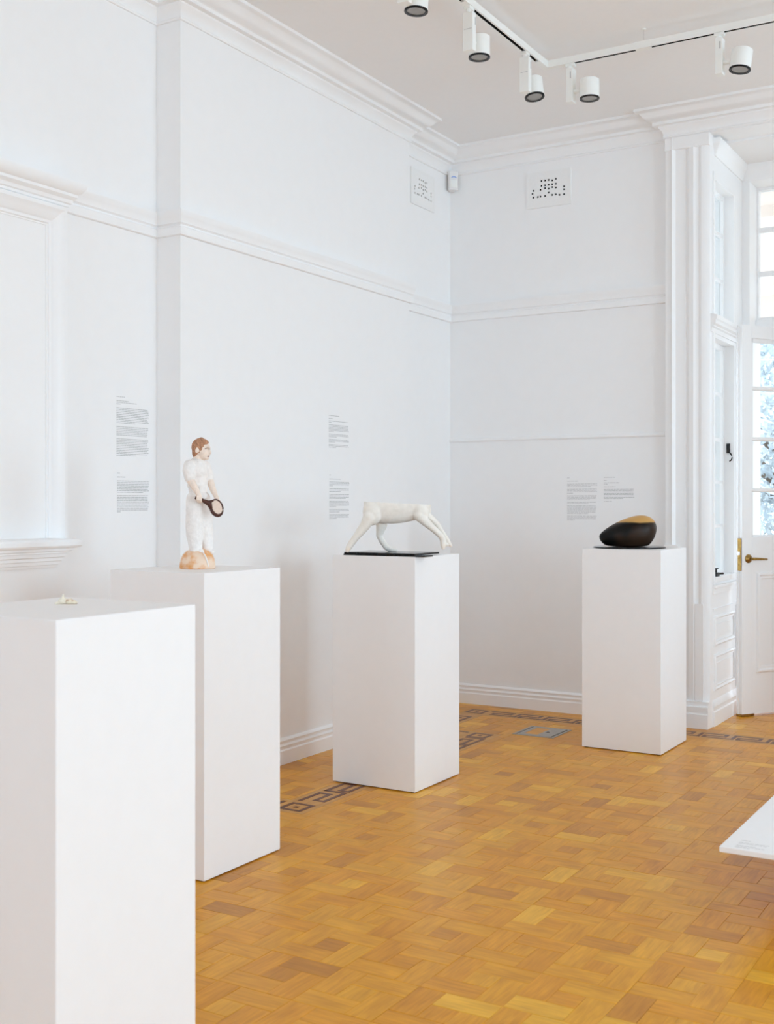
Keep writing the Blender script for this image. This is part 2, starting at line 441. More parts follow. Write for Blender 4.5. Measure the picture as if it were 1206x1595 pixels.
def pilaster(name, xa, flip):
    """moulded architrave post: section across x (offset from face), runs full height"""
    sec = [(0.0, 0.065), (0.0, 0.000), (0.030, -0.004), (0.046, -0.016), (0.052, -0.004), (0.062, 0.006), (0.118, 0.008), (0.128, 0.016), (0.140, 0.006),
           (0.150, -0.006), (0.176, -0.010), (0.190, 0.000), (0.206, 0.002), (0.222, -0.006), (0.246, -0.004), (0.27, 0.012), (0.27, 0.065)]
    bm = bmesh.new()
    prism(bm, [((xa + s * (-1 if flip else 1)), PY + d) for s, d in sec], 'z', 0.155, 3.576)
    o = struct(name, bm, M_TRIM); auto_smooth(o, 30)
    s = -1 if flip else 1
    a, b_ = sorted((xa - 0.002 * s, xa + 0.27 * s))
    bm = bmesh.new()                     # plinth block
    box(bm, a, b_ + 0.001, PY - 0.042, PY + 0.065, 0, 0.085); box(bm, a, b_ + 0.0008, PY - 0.034, PY + 0.065, 0.085, 0.108)
    box(bm, a, b_ + 0.0006, PY - 0.038, PY + 0.065, 0.108, 0.130); box(bm, a, b_ + 0.0004, PY - 0.024, PY + 0.065, 0.130, 0.160)
    obj('plinth', bm, M_TRIM, o)
    bm = bmesh.new()                     # capped dado strip on the lower part of the post
    a2, b2 = sorted((xa, xa + 0.085 * s))
    box(bm, a2, b2, PY - 0.022, PY + 0.02, 1.075, 1.098); box(bm, a2, b2 - 0.006, PY - 0.014, PY + 0.02, 0.16, 1.075)
    obj('dado_strip', bm, M_TRIM, o)
    bm = bmesh.new()
    a3, b3 = sorted((xa + 0.186 * s, xa + 0.236 * s)); box(bm, a3, b3, PY - 0.014, PY + 0.01, 0.735, 0.745); box(bm, a3, b3, PY - 0.0105, PY + 0.01, 0.165, 0.735)
    obj('stop_chamfer', bm, M_TRIM, o)
    bm = bmesh.new()                     # capital band under the cornice
    box(bm, a, b_ + 0.0015, PY - 0.012, PY + 0.064, 3.50, 3.577)
    obj('capital_band', bm, M_TRIM, o, bevel=0.004)


pilaster('trim_6', PX, False)
pilaster('trim_7', PX2, True)

# bay skirting and dado panelling on the left side wall
bm = bmesh.new(); sweep(bm, [(JX, PY + 0.068), (JX, BB), (OX0 - 0.001, BB)], [(0, 0), (0.012, 0), (0.012, 0.085), (0.006, 0.092), (0.006, 0.108), (0.010, 0.118), (0.003, 0.155), (0, 0.16)])
auto_smooth(struct('baseboard_bay', bm, M_TRIM), 30)


def frame_yz(bm, x, y0, y1, z0, z1, wd=0.028, pr=0.014):
    """picture-frame moulding on a wall facing +x"""
    sec = [(0, 0), (pr * 0.6, 0), (pr, wd * 0.35), (pr * 0.4, wd * 0.7), (pr * 0.5, wd), (0, wd)]
    rings = []
    for cy, cz, sy, sz in ((y0, z0, 1, 1), (y1, z0, -1, 1), (y1, z1, -1, -1), (y0, z1, 1, -1)):
        rings.append([bm.verts.new((x + o, cy + sy * t, cz + sz * t)) for o, t in sec])
    k = len(sec)
    for i in range(4):
        a, c = rings[i], rings[(i + 1) % 4]
        for j in range(k):
            bm.faces.new((a[j], c[j], c[(j + 1) % k], a[(j + 1) % k]))


t = struct_empty('trim_8')                # panelling under the bay's side window
bm = bmesh.new(); box(bm, JX, JX + 0.010, 7.055, BB, 0.80, 0.835); box(bm, JX, JX + 0.022, 7.055, BB, 0.835, 0.855); obj('sill_board', bm, M_TRIM, t, bevel=0.003)
bm = bmesh.new(); box(bm, JX, JX + 0.008, 7.055, BB - 0.02, 0.700, 0.712); obj('cap_bead', bm, M_TRIM, t)
for z0, z1 in ((0.485, 0.665), (0.215, 0.430)):
    bm = bmesh.new(); frame_yz(bm, JX, 7.075, 7.56, z0, z1); obj('panel_mould', bm, M_TRIM, t)
    bm = bmesh.new(); box(bm, JX - 0.002, JX + 0.005, 7.125, 7.51, z0 + 0.05, z1 - 0.05); obj('panel', bm, M_TRIM, t, bevel=0.002)
bm = bmesh.new(); box(bm, JX, JX + 0.006, 7.60, 7.66, 0.17, 0.70); obj('stile', bm, M_TRIM, t, bevel=0.002)


# windows ------------------------------------------------------------
def glazing_x(root, x, y0, y1, z0, z1, bars, vbars=(), fr=0.035, dp=0.022, mt=0.010):
    """framed window in a plane of constant x"""
    bm = bmesh.new()
    box(bm, x - dp, x + dp, y0, y0 + fr, z0, z1); box(bm, x - dp, x + dp, y1 - fr, y1, z0, z1)
    box(bm, x - dp, x + dp, y0 + fr, y1 - fr, z0, z0 + fr); box(bm, x - dp, x + dp, y0 + fr, y1 - fr, z1 - fr, z1)
    f = obj('sash', bm, M_TRIM, root)
    for z in bars:
        bm = bmesh.new(); box(bm, x - 0.016, x + 0.016, y0 + fr, y1 - fr, z - mt, z + mt); obj('muntin', bm, M_TRIM, root)
    for y in vbars:
        bm = bmesh.new(); box(bm, x - 0.014, x + 0.014, y - mt, y + mt, z0 + fr, z1 - fr); obj('muntin', bm, M_TRIM, root)
    zs = [z0 + fr] + list(bars) + [z1 - fr]
    yy = [y0 + fr] + list(vbars) + [y1 - fr]
    for a, b_ in zip(zs, zs[1:]):
        for c, d in zip(yy, yy[1:]):
            bm = bmesh.new(); box(bm, x - 0.002, x + 0.002, c, d, a, b_); obj('pane', bm, M_GLASS, root)


win = struct_empty('window_2')            # tall side window of the bay, casement with a transom light over it
GX = JX - 0.085
glazing_x(win, GX, WY0, WY1, WB, 2.36, (1.208, 1.486, 1.755, 2.045), fr=0.03)
glazing_x(win, GX, WY0, WY1, 2.50, WT, (2.775, 3.065), fr=0.025)
bm = bmesh.new(); box(bm, JX - 0.14, JX, WY0, WY1, 2.36, 2.50); obj('transom_bar', bm, M_TRIM, win)
bm = bmesh.new()
prism(bm, [(JX, 2.385), (JX + 0.006, 2.385), (JX + 0.010, 2.40), (JX + 0.010, 2.408), (JX + 0.020, 2.415), (JX + 0.020, 2.423), (JX + 0.034, 2.432), (JX + 0.034, 2.452), (JX + 0.040, 2.46), (JX + 0.040, 2.485), (JX, 2.495)], 'y', 7.0, 7.62)
obj('transom_cornice', bm, M_TRIM, win)
bm = bmesh.new(); box(bm, JX, JX + 0.008, WY0 - 0.035, WY0 - 0.006, 0.86, 2.385); box(bm, JX, JX + 0.008, WY0 - 0.035, WY0 - 0.006, 2.495, 3.36); obj('casing', bm, M_TRIM, win, bevel=0.002)
bm = bmesh.new(); box(bm, JX - 0.12, JX + 0.018, WY0 - 0.02, WY1 + 0.01, 0.872, 0.904); obj('sill', bm, M_TRIM, win, bevel=0.004)

for i, (cy, wd, _) in enumerate(WIN_R):      # windows in the right wall (beside the camera)
    r = struct_empty('window_%d' % (3 + i))
    glazing_x(r, RX + 0.11, cy - wd / 2, cy + wd / 2, WZ0, WZ1, (1.15, 1.8, 2.45), (cy,), fr=0.06)
    bm = bmesh.new(); box(bm, RX - 0.04, RX + 0.10, cy - wd / 2 - 0.08, cy + wd / 2 + 0.08, WZ0 - 0.04, WZ0); obj('sill', bm, M_TRIM, r)

# blind window on the left wall: moulded architrave, hood, sill and a painted board
win = struct_empty('window_1', (LX, 0, 0))
bm = bmesh.new(); box(bm, 0, 0.006, 1.62, 3.432, 1.20, 2.508); obj('infill_board', bm, M_TRIM, win)
ARCH = [(0, 0), (0.010, 0), (0.010, 0.006), (0.016, 0.010), (0.016, 0.022), (0.026, 0.030), (0.034, 0.050), (0.040, 0.062), (0.046, 0.070), (0.046, 0.084), (0, 0.086)]
bm = bmesh.new()
rings = []
for cy, cz, sy, sz in ((3.432, 1.195, 1, 0), (3.432, 2.508, 1, 1), (1.62, 2.508, -1, 1), (1.62, 1.195, -1, 0)):
    rings.append([bm.verts.new((o, cy + sy * tt, cz + sz * tt)) for o, tt in ARCH])
for a, c in zip(rings, rings[1:]):
    for j in range(len(ARCH)):
        bm.faces.new((a[j], c[j], c[(j + 1) % len(ARCH)], a[(j + 1) % len(ARCH)]))
bm.faces.new(rings[0]); bm.faces.new(rings[-1][::-1])
auto_smooth(obj('architrave', bm, M_TRIM, win), 30)


def stepped(bm, sec, y0, y1):
    """moulding along y on the wall whose ends return by its own projection: sec = (projection, z)"""
    A = [bm.verts.new((o, y0 - o * 0.85, z)) for o, z in sec]; B = [bm.verts.new((o, y1 + o * 0.85, z)) for o, z in sec]
    k = len(sec)
    for i in range(k):
        bm.faces.new((A[i], B[i], B[(i + 1) % k], A[(i + 1) % k]))
    bm.faces.new(A[::-1]); bm.faces.new(B)


bm = bmesh.new(); stepped(bm, [(0, 2.592), (0.026, 2.592), (0.026, 2.600), (0.034, 2.602), (0.034, 2.612), (0.042, 2.616), (0.046, 2.630), (0.060, 2.642), (0.060, 2.654), (0.072, 2.660), (0.084, 2.674), (0.090, 2.690), (0.090, 2.700), (0, 2.716)], 1.54, 3.512)
auto_smooth(obj('hood', bm, M_TRIM, win), 25)
bm = bmesh.new(); stepped(bm, [(0, 1.082), (0.012, 1.082), (0.014, 1.092), (0.022, 1.094), (0.024, 1.106), (0.028, 1.110), (0.028, 1.122), (0.040, 1.126), (0.042, 1.140), (0.052, 1.142), (0.052, 1.148), (0.062, 1.152), (0.062, 1.162), (0.086, 1.166), (0.092, 1.174), (0.092, 1.190), (0.084, 1.200), (0, 1.206)], 1.56, 3.480)
auto_smooth(obj('sill', bm, M_TRIM, win), 25)

# transom window over the doors
win = struct_empty('window_6')
TY = 7.99
bm = bmesh.new(); box(bm, OX0, OX1, TY - 0.06, TY + 0.05, 2.50, 2.575); obj('transom_bar', bm, M_TRIM, win, bevel=0.004)
bm = bmesh.new(); box(bm, OX0, OX0 + 0.012, TY - 0.03, TY + 0.03, 2.575, 3.46); box(bm, OX1 - 0.03, OX1, TY - 0.03, TY + 0.03, 2.575, 3.46)
box(bm, OX0 + 0.012, OX1 - 0.03, TY - 0.03, TY + 0.03, 2.575, 2.592); box(bm, OX0 + 0.012, OX1 - 0.03, TY - 0.03, TY + 0.03, 3.44, 3.46); obj('sash', bm, M_TRIM, win)
for z in (2.885, 3.178):
    bm = bmesh.new(); box(bm, OX0 + 0.012, OX1 - 0.03, TY - 0.016, TY + 0.016, z - 0.016, z + 0.016); obj('muntin', bm, M_TRIM, win)
for x in (-1.52, -1.16, -0.80):
    bm = bmesh.new(); box(bm, x - 0.012, x + 0.012, TY - 0.012, TY + 0.012, 2.592, 3.44); obj('muntin', bm, M_TRIM, win)
xs = [OX0 + 0.012, -1.52, -1.16, -0.80, OX1 - 0.03]
for a, b_ in zip(xs, xs[1:]):
    for c, d in ((2.592, 2.885), (2.885, 3.178), (3.178, 3.44)):
        bm = bmesh.new(); box(bm, a, b_, TY - 0.002, TY + 0.002, c, d); obj('pane', bm, M_GLASS, win)


# door leaf standing open: local x runs from the lock edge to the hinge, local -y faces the room
def leaf(name, loc, rz, L, H, lock):
    d = struct_empty(name, loc, rz)
    st, T = 0.082, 0.044
    bm = bmesh.new(); box(bm, 0, st, 0, T, 0.012, H); obj('stile', bm, M_TRIM, d, bevel=0.002)
    bm = bmesh.new(); box(bm, L - st, L, 0, T, 0.012, H); obj('stile', bm, M_TRIM, d, bevel=0.002)
    bm = bmesh.new(); box(bm, st, L - st, 0.0005, T - 0.0005, 0.012, 1.135); obj('lower_rail', bm, M_TRIM, d)
    bm = bmesh.new(); box(bm, st, L - st, 0.0005, T - 0.0005, 2.402, H - 0.001); obj('top_rail', bm, M_TRIM, d)
    zs = [1.135, 1.436, 1.762, 2.085, 2.402]
    for z in zs[1:-1]:
        bm = bmesh.new(); prism(bm, [(0.004, z - 0.006), (0.004, z + 0.006), (0.020, z + 0.013), (T - 0.004, z + 0.013), (T - 0.004, z - 0.013), (0.020, z - 0.013)], 'x', st, L - st)
        obj('muntin', bm, M_TRIM, d)
    xm = L / 2 + 0.03
    bm = bmesh.new(); box(bm, xm - 0.010, xm + 0.010, 0.006, T - 0.006, 1.135, 2.402); obj('muntin', bm, M_TRIM, d)
    for a, b_ in zip(zs, zs[1:]):
        for c, e in ((st, xm), (xm, L - st)):
            bm = bmesh.new(); box(bm, c, e, 0.026, 0.030, a, b_); obj('pane', bm, M_GLASS, d)
    bm = bmesh.new()                     # glazing bead round the glass
    box(bm, st, st + 0.022, 0.014, 0.026, 1.135, 2.402); box(bm, st, L - st, 0.014, 0.026, 2.375, 2.402); box(bm, st, L - st, 0.014, 0.026, 1.135, 1.150)
    obj('glazing_bead', bm, M_TRIM, d)
    bm = bmesh.new()                     # moulded lower panel
    sec = [(0, 0), (0.012, 0.006), (0.014, 0.016), (0.006, 0.026), (0.006, 0.040), (0, 0.044)]
    rings = []
    for cx, cz, sx_, sz in ((st + 0.035, 0.272, 1, 1), (L - st - 0.02, 0.272, -1, 1), (L - st - 0.02, 0.912, -1, -1), (st + 0.035, 0.912, 1, -1)):
        rings.append([bm.verts.new((cx + sx_ * tt, -o, cz + sz * tt)) for o, tt in sec])
    for i in range(4):
        a, c = rings[i], rings[(i + 1) % 4]
        for j in range(len(sec)):
            bm.faces.new((a[j], c[j], c[(j + 1) % len(sec)], a[(j + 1) % len(sec)]))
    obj('panel_mould', bm, M_TRIM, d)
    bm = bmesh.new(); box(bm, -0.006, 0.0, 0.026, T, 0.014, H - 0.002); obj('rebate_bead', bm, M_TRIM, d, bevel=0.002)
    if lock:
        bm = bmesh.new(); box(bm, -0.0095, -0.004, 0.001, 0.030, 0.925, 1.130); p = obj('lock_plate', bm, M_BRASS, d, bevel=0.0015, label='brass lock plate on the door edge')
        bm = bmesh.new(); prism(bm, [(-0.018, 0.014), (-0.008, 0.008), (-0.008, 0.022), (-0.017, 0.022)], 'z', 1.024, 1.044); obj('latch_bolt', bm, M_CHROME, p)
        bm = bmesh.new(); lathe(bm, [(0, 0), (0.028, 0), (0.028, 0.004), (0.024, 0.008), (0.014, 0.010), (0.011, 0.020), (0, 0.020)], 28, Matrix.Translation((0.052, 0, 1.000)) @ Matrix.Rotation(PI / 2, 4, 'X'))
        p = obj('handle_rose', bm, M_BRASS, d, smooth=True, label='round brass rose')
        bm = bmesh.new(); tube(bm, [(0.052, -0.016, 1.0), (0.052, -0.040, 1.0), (0.058, -0.048, 1.0), (0.075, -0.050, 1.0), (0.120, -0.050, 0.998), (0.165, -0.046, 0.996)], [0.009, 0.009, 0.009, 0.0085, 0.0075, 0.0065], 12)
        obj('lever', bm, M_BRASS, p, smooth=True)
        bm = bmesh.new(); box(bm, -0.004, 0.10, -0.003, T + 0.003, 0.0015, 0.016); obj('weather_bar', bm, M_BRASS, d)
    return d


leaf('door_1', (-1.858, 7.470, 0), math.radians(57), 0.62, 2.483, True)
bm = bmesh.new(); box(bm, -1.475, -1.40, TY - 0.05, TY + 0.05, 0, 2.50); struct('trim_9', bm, M_TRIM)      # door post (hinge side)
leaf('door_2', (-1.395, TY - 0.02, 0), 0, 0.94, 2.483, False)

# ------------------------------------------------------------------ floor
floor_bm = bmesh.new(); box(floor_bm, LX, RX, RY0, BY, -0.08, -0.006); box(floor_bm, JX - 0.01, JX2 + 0.01, BY, BB + 0.32, -0.08, -0.006)
FLOOR = struct('floor', floor_bm, M_JOINT)
SOLID = [(LX, BX + 0.022, CY0, CY1), (LX - 1, LX + 0.02, RY0 - 1, BY + 1)]          # footprints with no floor
ZONES = [(-3.10, -2.915, 4.145, 6.185), (-3.465, -3.10, 6.005, 6.185), (-3.465, -3.29, 6.185, 6.69), (-3.465, RX - 0.3, 6.69, 6.885),
         (-3.55, -3.10, 4.145, 4.33), (-3.64, -3.46, RY0 + 0.2, 4.145)]               # inlaid border
U = 0.0851                                # parquet unit: four 1x2 blocks turn about a 1x1 block
MX0, MY0, MW, MH = -1.083, 3.098, 3 * U, 3 * U * 1.012


def subtract(r, z):
    x0, x1, y0, y1 = r; a0, a1, b0, b1 = z
    if x1 <= a0 or x0 >= a1 or y1 <= b0 or y0 >= b1:
        return [r]
    out = []
    if x0 < a0: out.append((x0, a0, y0, y1))
    if x1 > a1: out.append((a1, x1, y0, y1))
    xa, xb = max(x0, a0), min(x1, a1)
    if y0 < b0: out.append((xa, xb, y0, b0))
    if y1 > b1: out.append((xa, xb, b1, y1))
    return [q for q in out if q[1] - q[0] > 0.006 and q[3] - q[2] > 0.006]


def clip(r, b_):
    q = (max(r[0], b_[0]), min(r[1], b_[1]), max(r[2], b_[2]), min(r[3], b_[3]))
    return q if q[1] - q[0] > 0.006 and q[3] - q[2] > 0.006 else None


BOUNDS = [(LX, RX, RY0, BY), (JX, JX2, BY, BB + 0.3)]
CELL = [((0, 2, 0, 1), 'u'), ((2, 3, 0, 2), 'v'), ((1, 3, 2, 3), 'u'), ((0, 1, 1, 3), 'v'), ((1, 2, 1, 2), 's')]
pieces = []                               # (rect, grain, whole?)
for i in range(-12, 16):
    for j in range(-24, 22):
        for (a0, a1, b0, b1), k in CELL:
            r = (MX0 + i * MW + a0 * U, MX0 + i * MW + a1 * U, MY0 + j * MH + b0 * MH / 3, MY0 + j * MH + b1 * MH / 3)
            for bd in BOUNDS:
                q = clip(r, bd)
                if not q: continue
                parts = [q]
                for z in SOLID + ZONES:
                    parts = [p for s in parts for p in subtract(s, z)]
                for p in parts:
                    pieces.append((p, k, p == r))


def rot_of(k):
    return 'u' if k == 'u' or (k == 's' and random.random() < 0.5) else 'v'


def block_faces(bm, uvl, r, g, z, gap, off=(0, 0), mi=0):
    x0, x1, y0, y1 = r[0] + gap, r[1] - gap, r[2] + gap, r[3] - gap
    c = 0.0011
    lo = [bm.verts.new(p) for p in ((x0, y0, z - 0.007), (x1, y0, z - 0.007), (x1, y1, z - 0.007), (x0, y1, z - 0.007))]
    mid = [bm.verts.new(p) for p in ((x0, y0, z - c * 0.5), (x1, y0, z - c * 0.5), (x1, y1, z - c * 0.5), (x0, y1, z - c * 0.5))]
    hi = [bm.verts.new(p) for p in ((x0 + c, y0 + c, z), (x1 - c, y0 + c, z), (x1 - c, y1 - c, z), (x0 + c, y1 - c, z))]
    fs = [bm.faces.new(hi)]
    for a, b_ in ((lo, mid), (mid, hi)):
        for n in range(4):
            fs.append(bm.faces.new((a[n], a[(n + 1) % 4], b_[(n + 1) % 4], b_[n])))
    for f in fs:
        f.material_index = mi
        for l in f.loops:
            x, y, _ = l.vert.co
            l[uvl].uv = ((x + off[0], y + off[1]) if g == 'u' else (y + off[1], x + off[0]))


def project(p):
    d = Vector((-math.sin(YAW), math.cos(YAW), 0)); r = Vector((math.cos(YAW), math.sin(YAW), 0))
    v = Vector(p) - Vector((0, 0, EYE)); D = v.dot(d)
    return (603 + FPX * v.dot(r) / D, HORIZON - FPX * v.z / D, D) if D > 0.3 else None


PEDS = [(-2.325, -1.875, 1.762, 2.215), (-3.142, -2.687, 3.221, 3.677), (-3.132, -2.672, 4.716, 5.163), (-2.392, -1.944, 6.098, 6.560)]
PED_H = 1.1


def hidden(c):
    for x0, x1, y0, y1 in PEDS:
        t0, t1 = 0.0, 1.0
        for o, e, a, b_ in ((0, c[0], x0, x1), (0, c[1], y0, y1), (EYE, 0, 0, PED_H)):
            d = e - o
            if abs(d) < 1e-9:
                if not a <= o <= b_: t0 = 2
                continue
            u, v = sorted(((a - o) / d, (b_ - o) / d)); t0, t1 = max(t0, u), min(t1, v)
        if t0 < t1: return True
    return False


scored = []
for n, (r, k, whole) in enumerate(pieces):
    c = ((r[0] + r[1]) / 2, (r[2] + r[3]) / 2, 0)
    p = project(c)
    vis = p and -15 < p[0] < 1221 and 780 < p[1] < 1615 and not hidden(c)
    if vis and whole:
        scored.append(((r[1] - r[0]) * (r[3] - r[2]) / p[2] ** 3, n))
scored.sort(reverse=True)
single = set(n for _, n in scored[:296])
block_mesh = {}
sbm = bmesh.new(); suv = sbm.loops.layers.uv.new('UVMap')
for n, (r, k, whole) in enumerate(pieces):
    g = rot_of(k); mi = random.choices(range(8), TONE_W)[0]
    dz = random.uniform(-0.0005, 0.0002)
    if n in single:
        key = (k, g, mi, random.randrange(3))
        if key not in block_mesh:
            bm = bmesh.new(); uvl = bm.loops.layers.uv.new('UVMap')
            hx, hy = (r[1] - r[0]) / 2, (r[3] - r[2]) / 2
            block_faces(bm, uvl, (-hx, hx, -hy, hy), g, 0, random.choice((0.0002, 0.0003, 0.0006)))
            block_mesh[key] = mesh_of('parquet_block', bm, M_TONES[mi])
        o = bpy.data.objects.new('parquet_block', block_mesh[key]); COL.objects.link(o); o.parent = FLOOR
        o.location = ((r[0] + r[1]) / 2, (r[2] + r[3]) / 2, dz)
        o.rotation_euler = (random.gauss(0, 0.0016), random.gauss(0, 0.0016), 0)
    else:
        block_faces(sbm, suv, r, g, dz, random.choice((0.0002, 0.0003, 0.0006)), (random.uniform(0, 9), random.uniform(0, 9)), mi)
o = obj('parquet_blocks', sbm, M_TONES, FLOOR); o['kind'] = 'stuff'


# border: light oak strips carrying a dark Greek key and corner squares
def strip(r, g):
    bm = bmesh.new(); uvl = bm.loops.layers.uv.new('UVMap')
    hx, hy = (r[1] - r[0]) / 2, (r[3] - r[2]) / 2
    block_faces(bm, uvl, (-hx, hx, -hy, hy), g, 0, 0.0003)
    o = obj('border_strip', bm, M_BAND, FLOOR, loc=((r[0] + r[1]) / 2, (r[2] + r[3]) / 2, -0.0002))


for (x0, x1, y0, y1) in ZONES:
    if x1 - x0 > y1 - y0:
        x = x0
        while x < x1 - 0.001:
            e = min(x + 0.55, x1); strip((x, e, y0, y0 + 0.028), 'u'); strip((x, e, y0 + 0.028, y1 - 0.028), 'u'); strip((x, e, y1 - 0.028, y1), 'u'); x = e
    else:
        y = y0
        while y < y1 - 0.001:
            e = min(y + 0.55, y1); strip((x0, x0 + 0.028, y, e), 'v'); strip((x0 + 0.028, x1 - 0.028, y, e), 'v'); strip((x1 - 0.028, x1, y, e), 'v'); y = e
KP, KW, KT = 0.1945, 0.125, 0.021         # key period, width, line width


def key_mesh(first=False):
    """one unit of the running key: s along the border, v across (0 = wall side)"""
    bm = bmesh.new(); uvl = bm.loops.layers.uv.new('UVMap')
    R = [(0, 0.165, 0, KT), (0.165 - KT, 0.165, KT, 0.078), (0.030, 0.165 - KT, 0.078 - KT, 0.078), (0.030, 0.030 + KT, 0.078, KW),
         (0.030 + KT, KP + KT, KW - KT, KW), (KP, KP + KT, 0, KW - KT)]
    if first:
        R = R[2:]
    for a, b_, c, d in R:
        block_faces(bm, uvl, (a, b_, c, d), 'u' if b_ - a > d - c else 'v', 0.0, 0.0)
    return mesh_of('key_inlay', bm, M_INLAY)


KEY = key_mesh()


def key(x, y, rz, mirror=False, sx=1.0):
    o = bpy.data.objects.new('key_inlay', KEY); COL.objects.link(o); o.parent = FLOOR
    o.location = (x, y, 0.0006); o.rotation_euler = (0, 0, rz)
    o.scale = (sx, -1 if mirror else 1, 1)


def square(x, y, s=0.125):
    bm = bmesh.new(); uvl = bm.loops.layers.uv.new('UVMap'); h = s / 2; q = 0.022
    for a, b_, c, d in ((-h, h, -h, -h + q), (-h, h, h - q, h), (-h, -h + q, -h + q, h - q), (h - q, h, -h + q, h - q), (-0.012, 0.012, -0.012, 0.012)):
        block_faces(bm, uvl, (a, b_, c, d), 'u', 0, 0)
    obj('square_inlay', bm, M_INLAY, FLOOR, loc=(x, y, 0.0006))


square(-3.008, 4.238); square(-3.020, 6.093); square(-3.385, 6.093); square(-3.385, 6.790)
KS = (6.02 - 4.335 - KT) / 8 / KP
for n in range(8):                        # along the hearth: s runs +y, wall side is -x
    key(-3.070, 4.335 + n * KP * KS, PI / 2, True, KS)
key(-3.120, 6.158, PI, False)             # back towards the recess
for y in (6.195, 6.195 + KP):
    key(-3.450, y, PI / 2, True)
x = -3.300
while x < 1.9:                            # along the back wall: s runs +x, wall side is +y
    key(x, 6.852, 0, True); x += KP
key(-3.32, 4.301, 0, True)                # hearth return beside the first square
y = 0.2
while y < 3.9:
    key(-3.615, y, PI / 2, True); y += KP

# ------------------------------------------------------------------ pedestals
PLAB = ['tall white pedestal in the foreground carrying the tiny bone fragments', 'tall white pedestal under the tennis player statuette',
        'tall white pedestal under the headless running animal', 'tall white pedestal under the black and gold stone, by the bay']
for (x0, x1, y0, y1), lab in zip(PEDS, PLAB):
    t = thing('pedestal', lab, 'pedestal', ((x0 + x1) / 2, (y0 + y1) / 2, 0), 0, 'white gallery pedestals')
    hx, hy = (x1 - x0) / 2, (y1 - y0) / 2
    bm = bmesh.new(); box(bm, -hx, hx, -hy, hy, 0.004, PED_H); obj('body', bm, M_PED, t, bevel=0.0022)
    for sx_ in (-1, 1):
        for sy in (-1, 1):
            bm = bmesh.new(); lathe(bm, [(0, 0), (0.012, 0), (0.012, 0.006), (0, 0.006)], 12, Matrix.Translation((sx_ * (hx - 0.02), sy * (hy - 0.02), 0)))
            obj('foot_pad', bm, M_DARK, t)

# ------------------------------------------------------------------ tennis player statuette
RIGHT = YAW                               # statuettes are modelled facing square to this heading
fg = thing('statuette', 'small painted clay statuette of a tennis player in whites holding a racket', 'sculpture', (-2.912, 3.452, PED_H), RIGHT)


def fp(x, y, d=0.0):
    return ((x - 447) / 2706.0, d, (1500 - y) / 2706.0)


def fr(v):
    return v / 2706.0


bm = bmesh.new()
lathe(bm, [(0, 0), (0.066, 0), (0.068, 0.006), (0.0675, 0.018), (0.064, 0.036), (0.056, 0.054), (0.042, 0.068), (0.022, 0.0765), (0, 0.079)], 40)
o = obj('base', bm, M_TERRA, fg, smooth=True, label='patchy orange domed base')
bm = bmesh.new(); tube(bm, [fp(520, 1318, -0.048), fp(548, 1360, -0.056), fp(568, 1420, -0.052), fp(578, 1475, -0.048)], [0.0022, 0.0028, 0.0028, 0.002], 8); obj('base_seam', bm, M_CHALK, o)
# body: head, neck, arms and the trunk inside the clothes as one skin
bm = bmesh.new()
ellipsoid(bm, fp(488, 255, -0.004), (fr(88), fr(80), fr(98)))            # skull
ellipsoid(bm, fp(515, 305, -0.008), (fr(66), fr(62), fr(78)))            # face
ellipsoid(bm, fp(540, 352, -0.012), (fr(32), fr(36), fr(30)))            # chin
ellipsoid(bm, fp(583, 300, -0.016), (fr(13), fr(12), fr(20)), (0, -0.3, 0))   # nose
ellipsoid(bm, fp(577, 282, -0.016), (fr(12), fr(12), fr(16)))
ellipsoid(bm, fp(566, 250, -0.014), (fr(20), fr(46), fr(14)))            # brow
ellipsoid(bm, fp(455, 280, -0.0335), (fr(20), fr(10), fr(32)), (0, 0.2, 0))   # ear
ellipsoid(bm, fp(455, 280, 0.0260), (fr(20), fr(10), fr(32)), (0, 0.2, 0))
chain(bm, [(fp(462, 350, -0.002), fr(58)), (fp(450, 420, 0), fr(62))])
chain(bm, [(fp(440, 470, 0.0), fr(92)), (fp(445, 600, 0.0), fr(88)), (fp(450, 740, 0.0), fr(92))])
chain(bm, [(fp(372, 470, -0.036), fr(50)), (fp(382, 570, -0.046), fr(42)), (fp(432, 650, -0.054), fr(36)), (fp(478, 725, -0.058), fr(26)), (fp(490, 760, -0.058), fr(26))])
chain(bm, [(fp(520, 450, 0.030), fr(48)), (fp(556, 570, 0.030), fr(40)), (fp(600, 680, 0.012), fr(34)), (fp(640, 750, -0.012), fr(24)), (fp(656, 776, -0.022), fr(24))])
# near hand: palm and curled fingers round the handle
ellipsoid(bm, fp(492, 772, -0.062), (fr(26), fr(22), fr(32)))
for k in range(4):
    x = 474 + k * 13
    chain(bm, [(fp(x, 752 + k * 4, -0.070), fr(10)), (fp(x + 1, 785 + k * 3, -0.074), fr(10)), (fp(x + 2, 808 + k * 2, -0.064), fr(9)), (fp(x + 2, 800 + k * 2, -0.055), fr(8))], 10)
chain(bm, [(fp(478, 756, -0.058), fr(11)), (fp(458, 770, -0.056), fr(10)), (fp(452, 788, -0.060), fr(9))], 10)
# far hand laid on the head of the racket
ellipsoid(bm, fp(660, 790, -0.026), (fr(24), fr(16), fr(28)))
for k in range(4):
    x = 650 + k * 12
    chain(bm, [(fp(x, 800, -0.030), fr(9)), (fp(x + 6, 826 + k * 2, -0.036), fr(8.5)), (fp(x + 10, 846 - k * 3, -0.037), fr(8))], 10)
chain(bm, [(fp(648, 786, -0.030), fr(9)), (fp(632, 804, -0.036), fr(8))], 10)
remesh('body', bm, M_SKIN, 0.0021, 3, fg, 0.4)
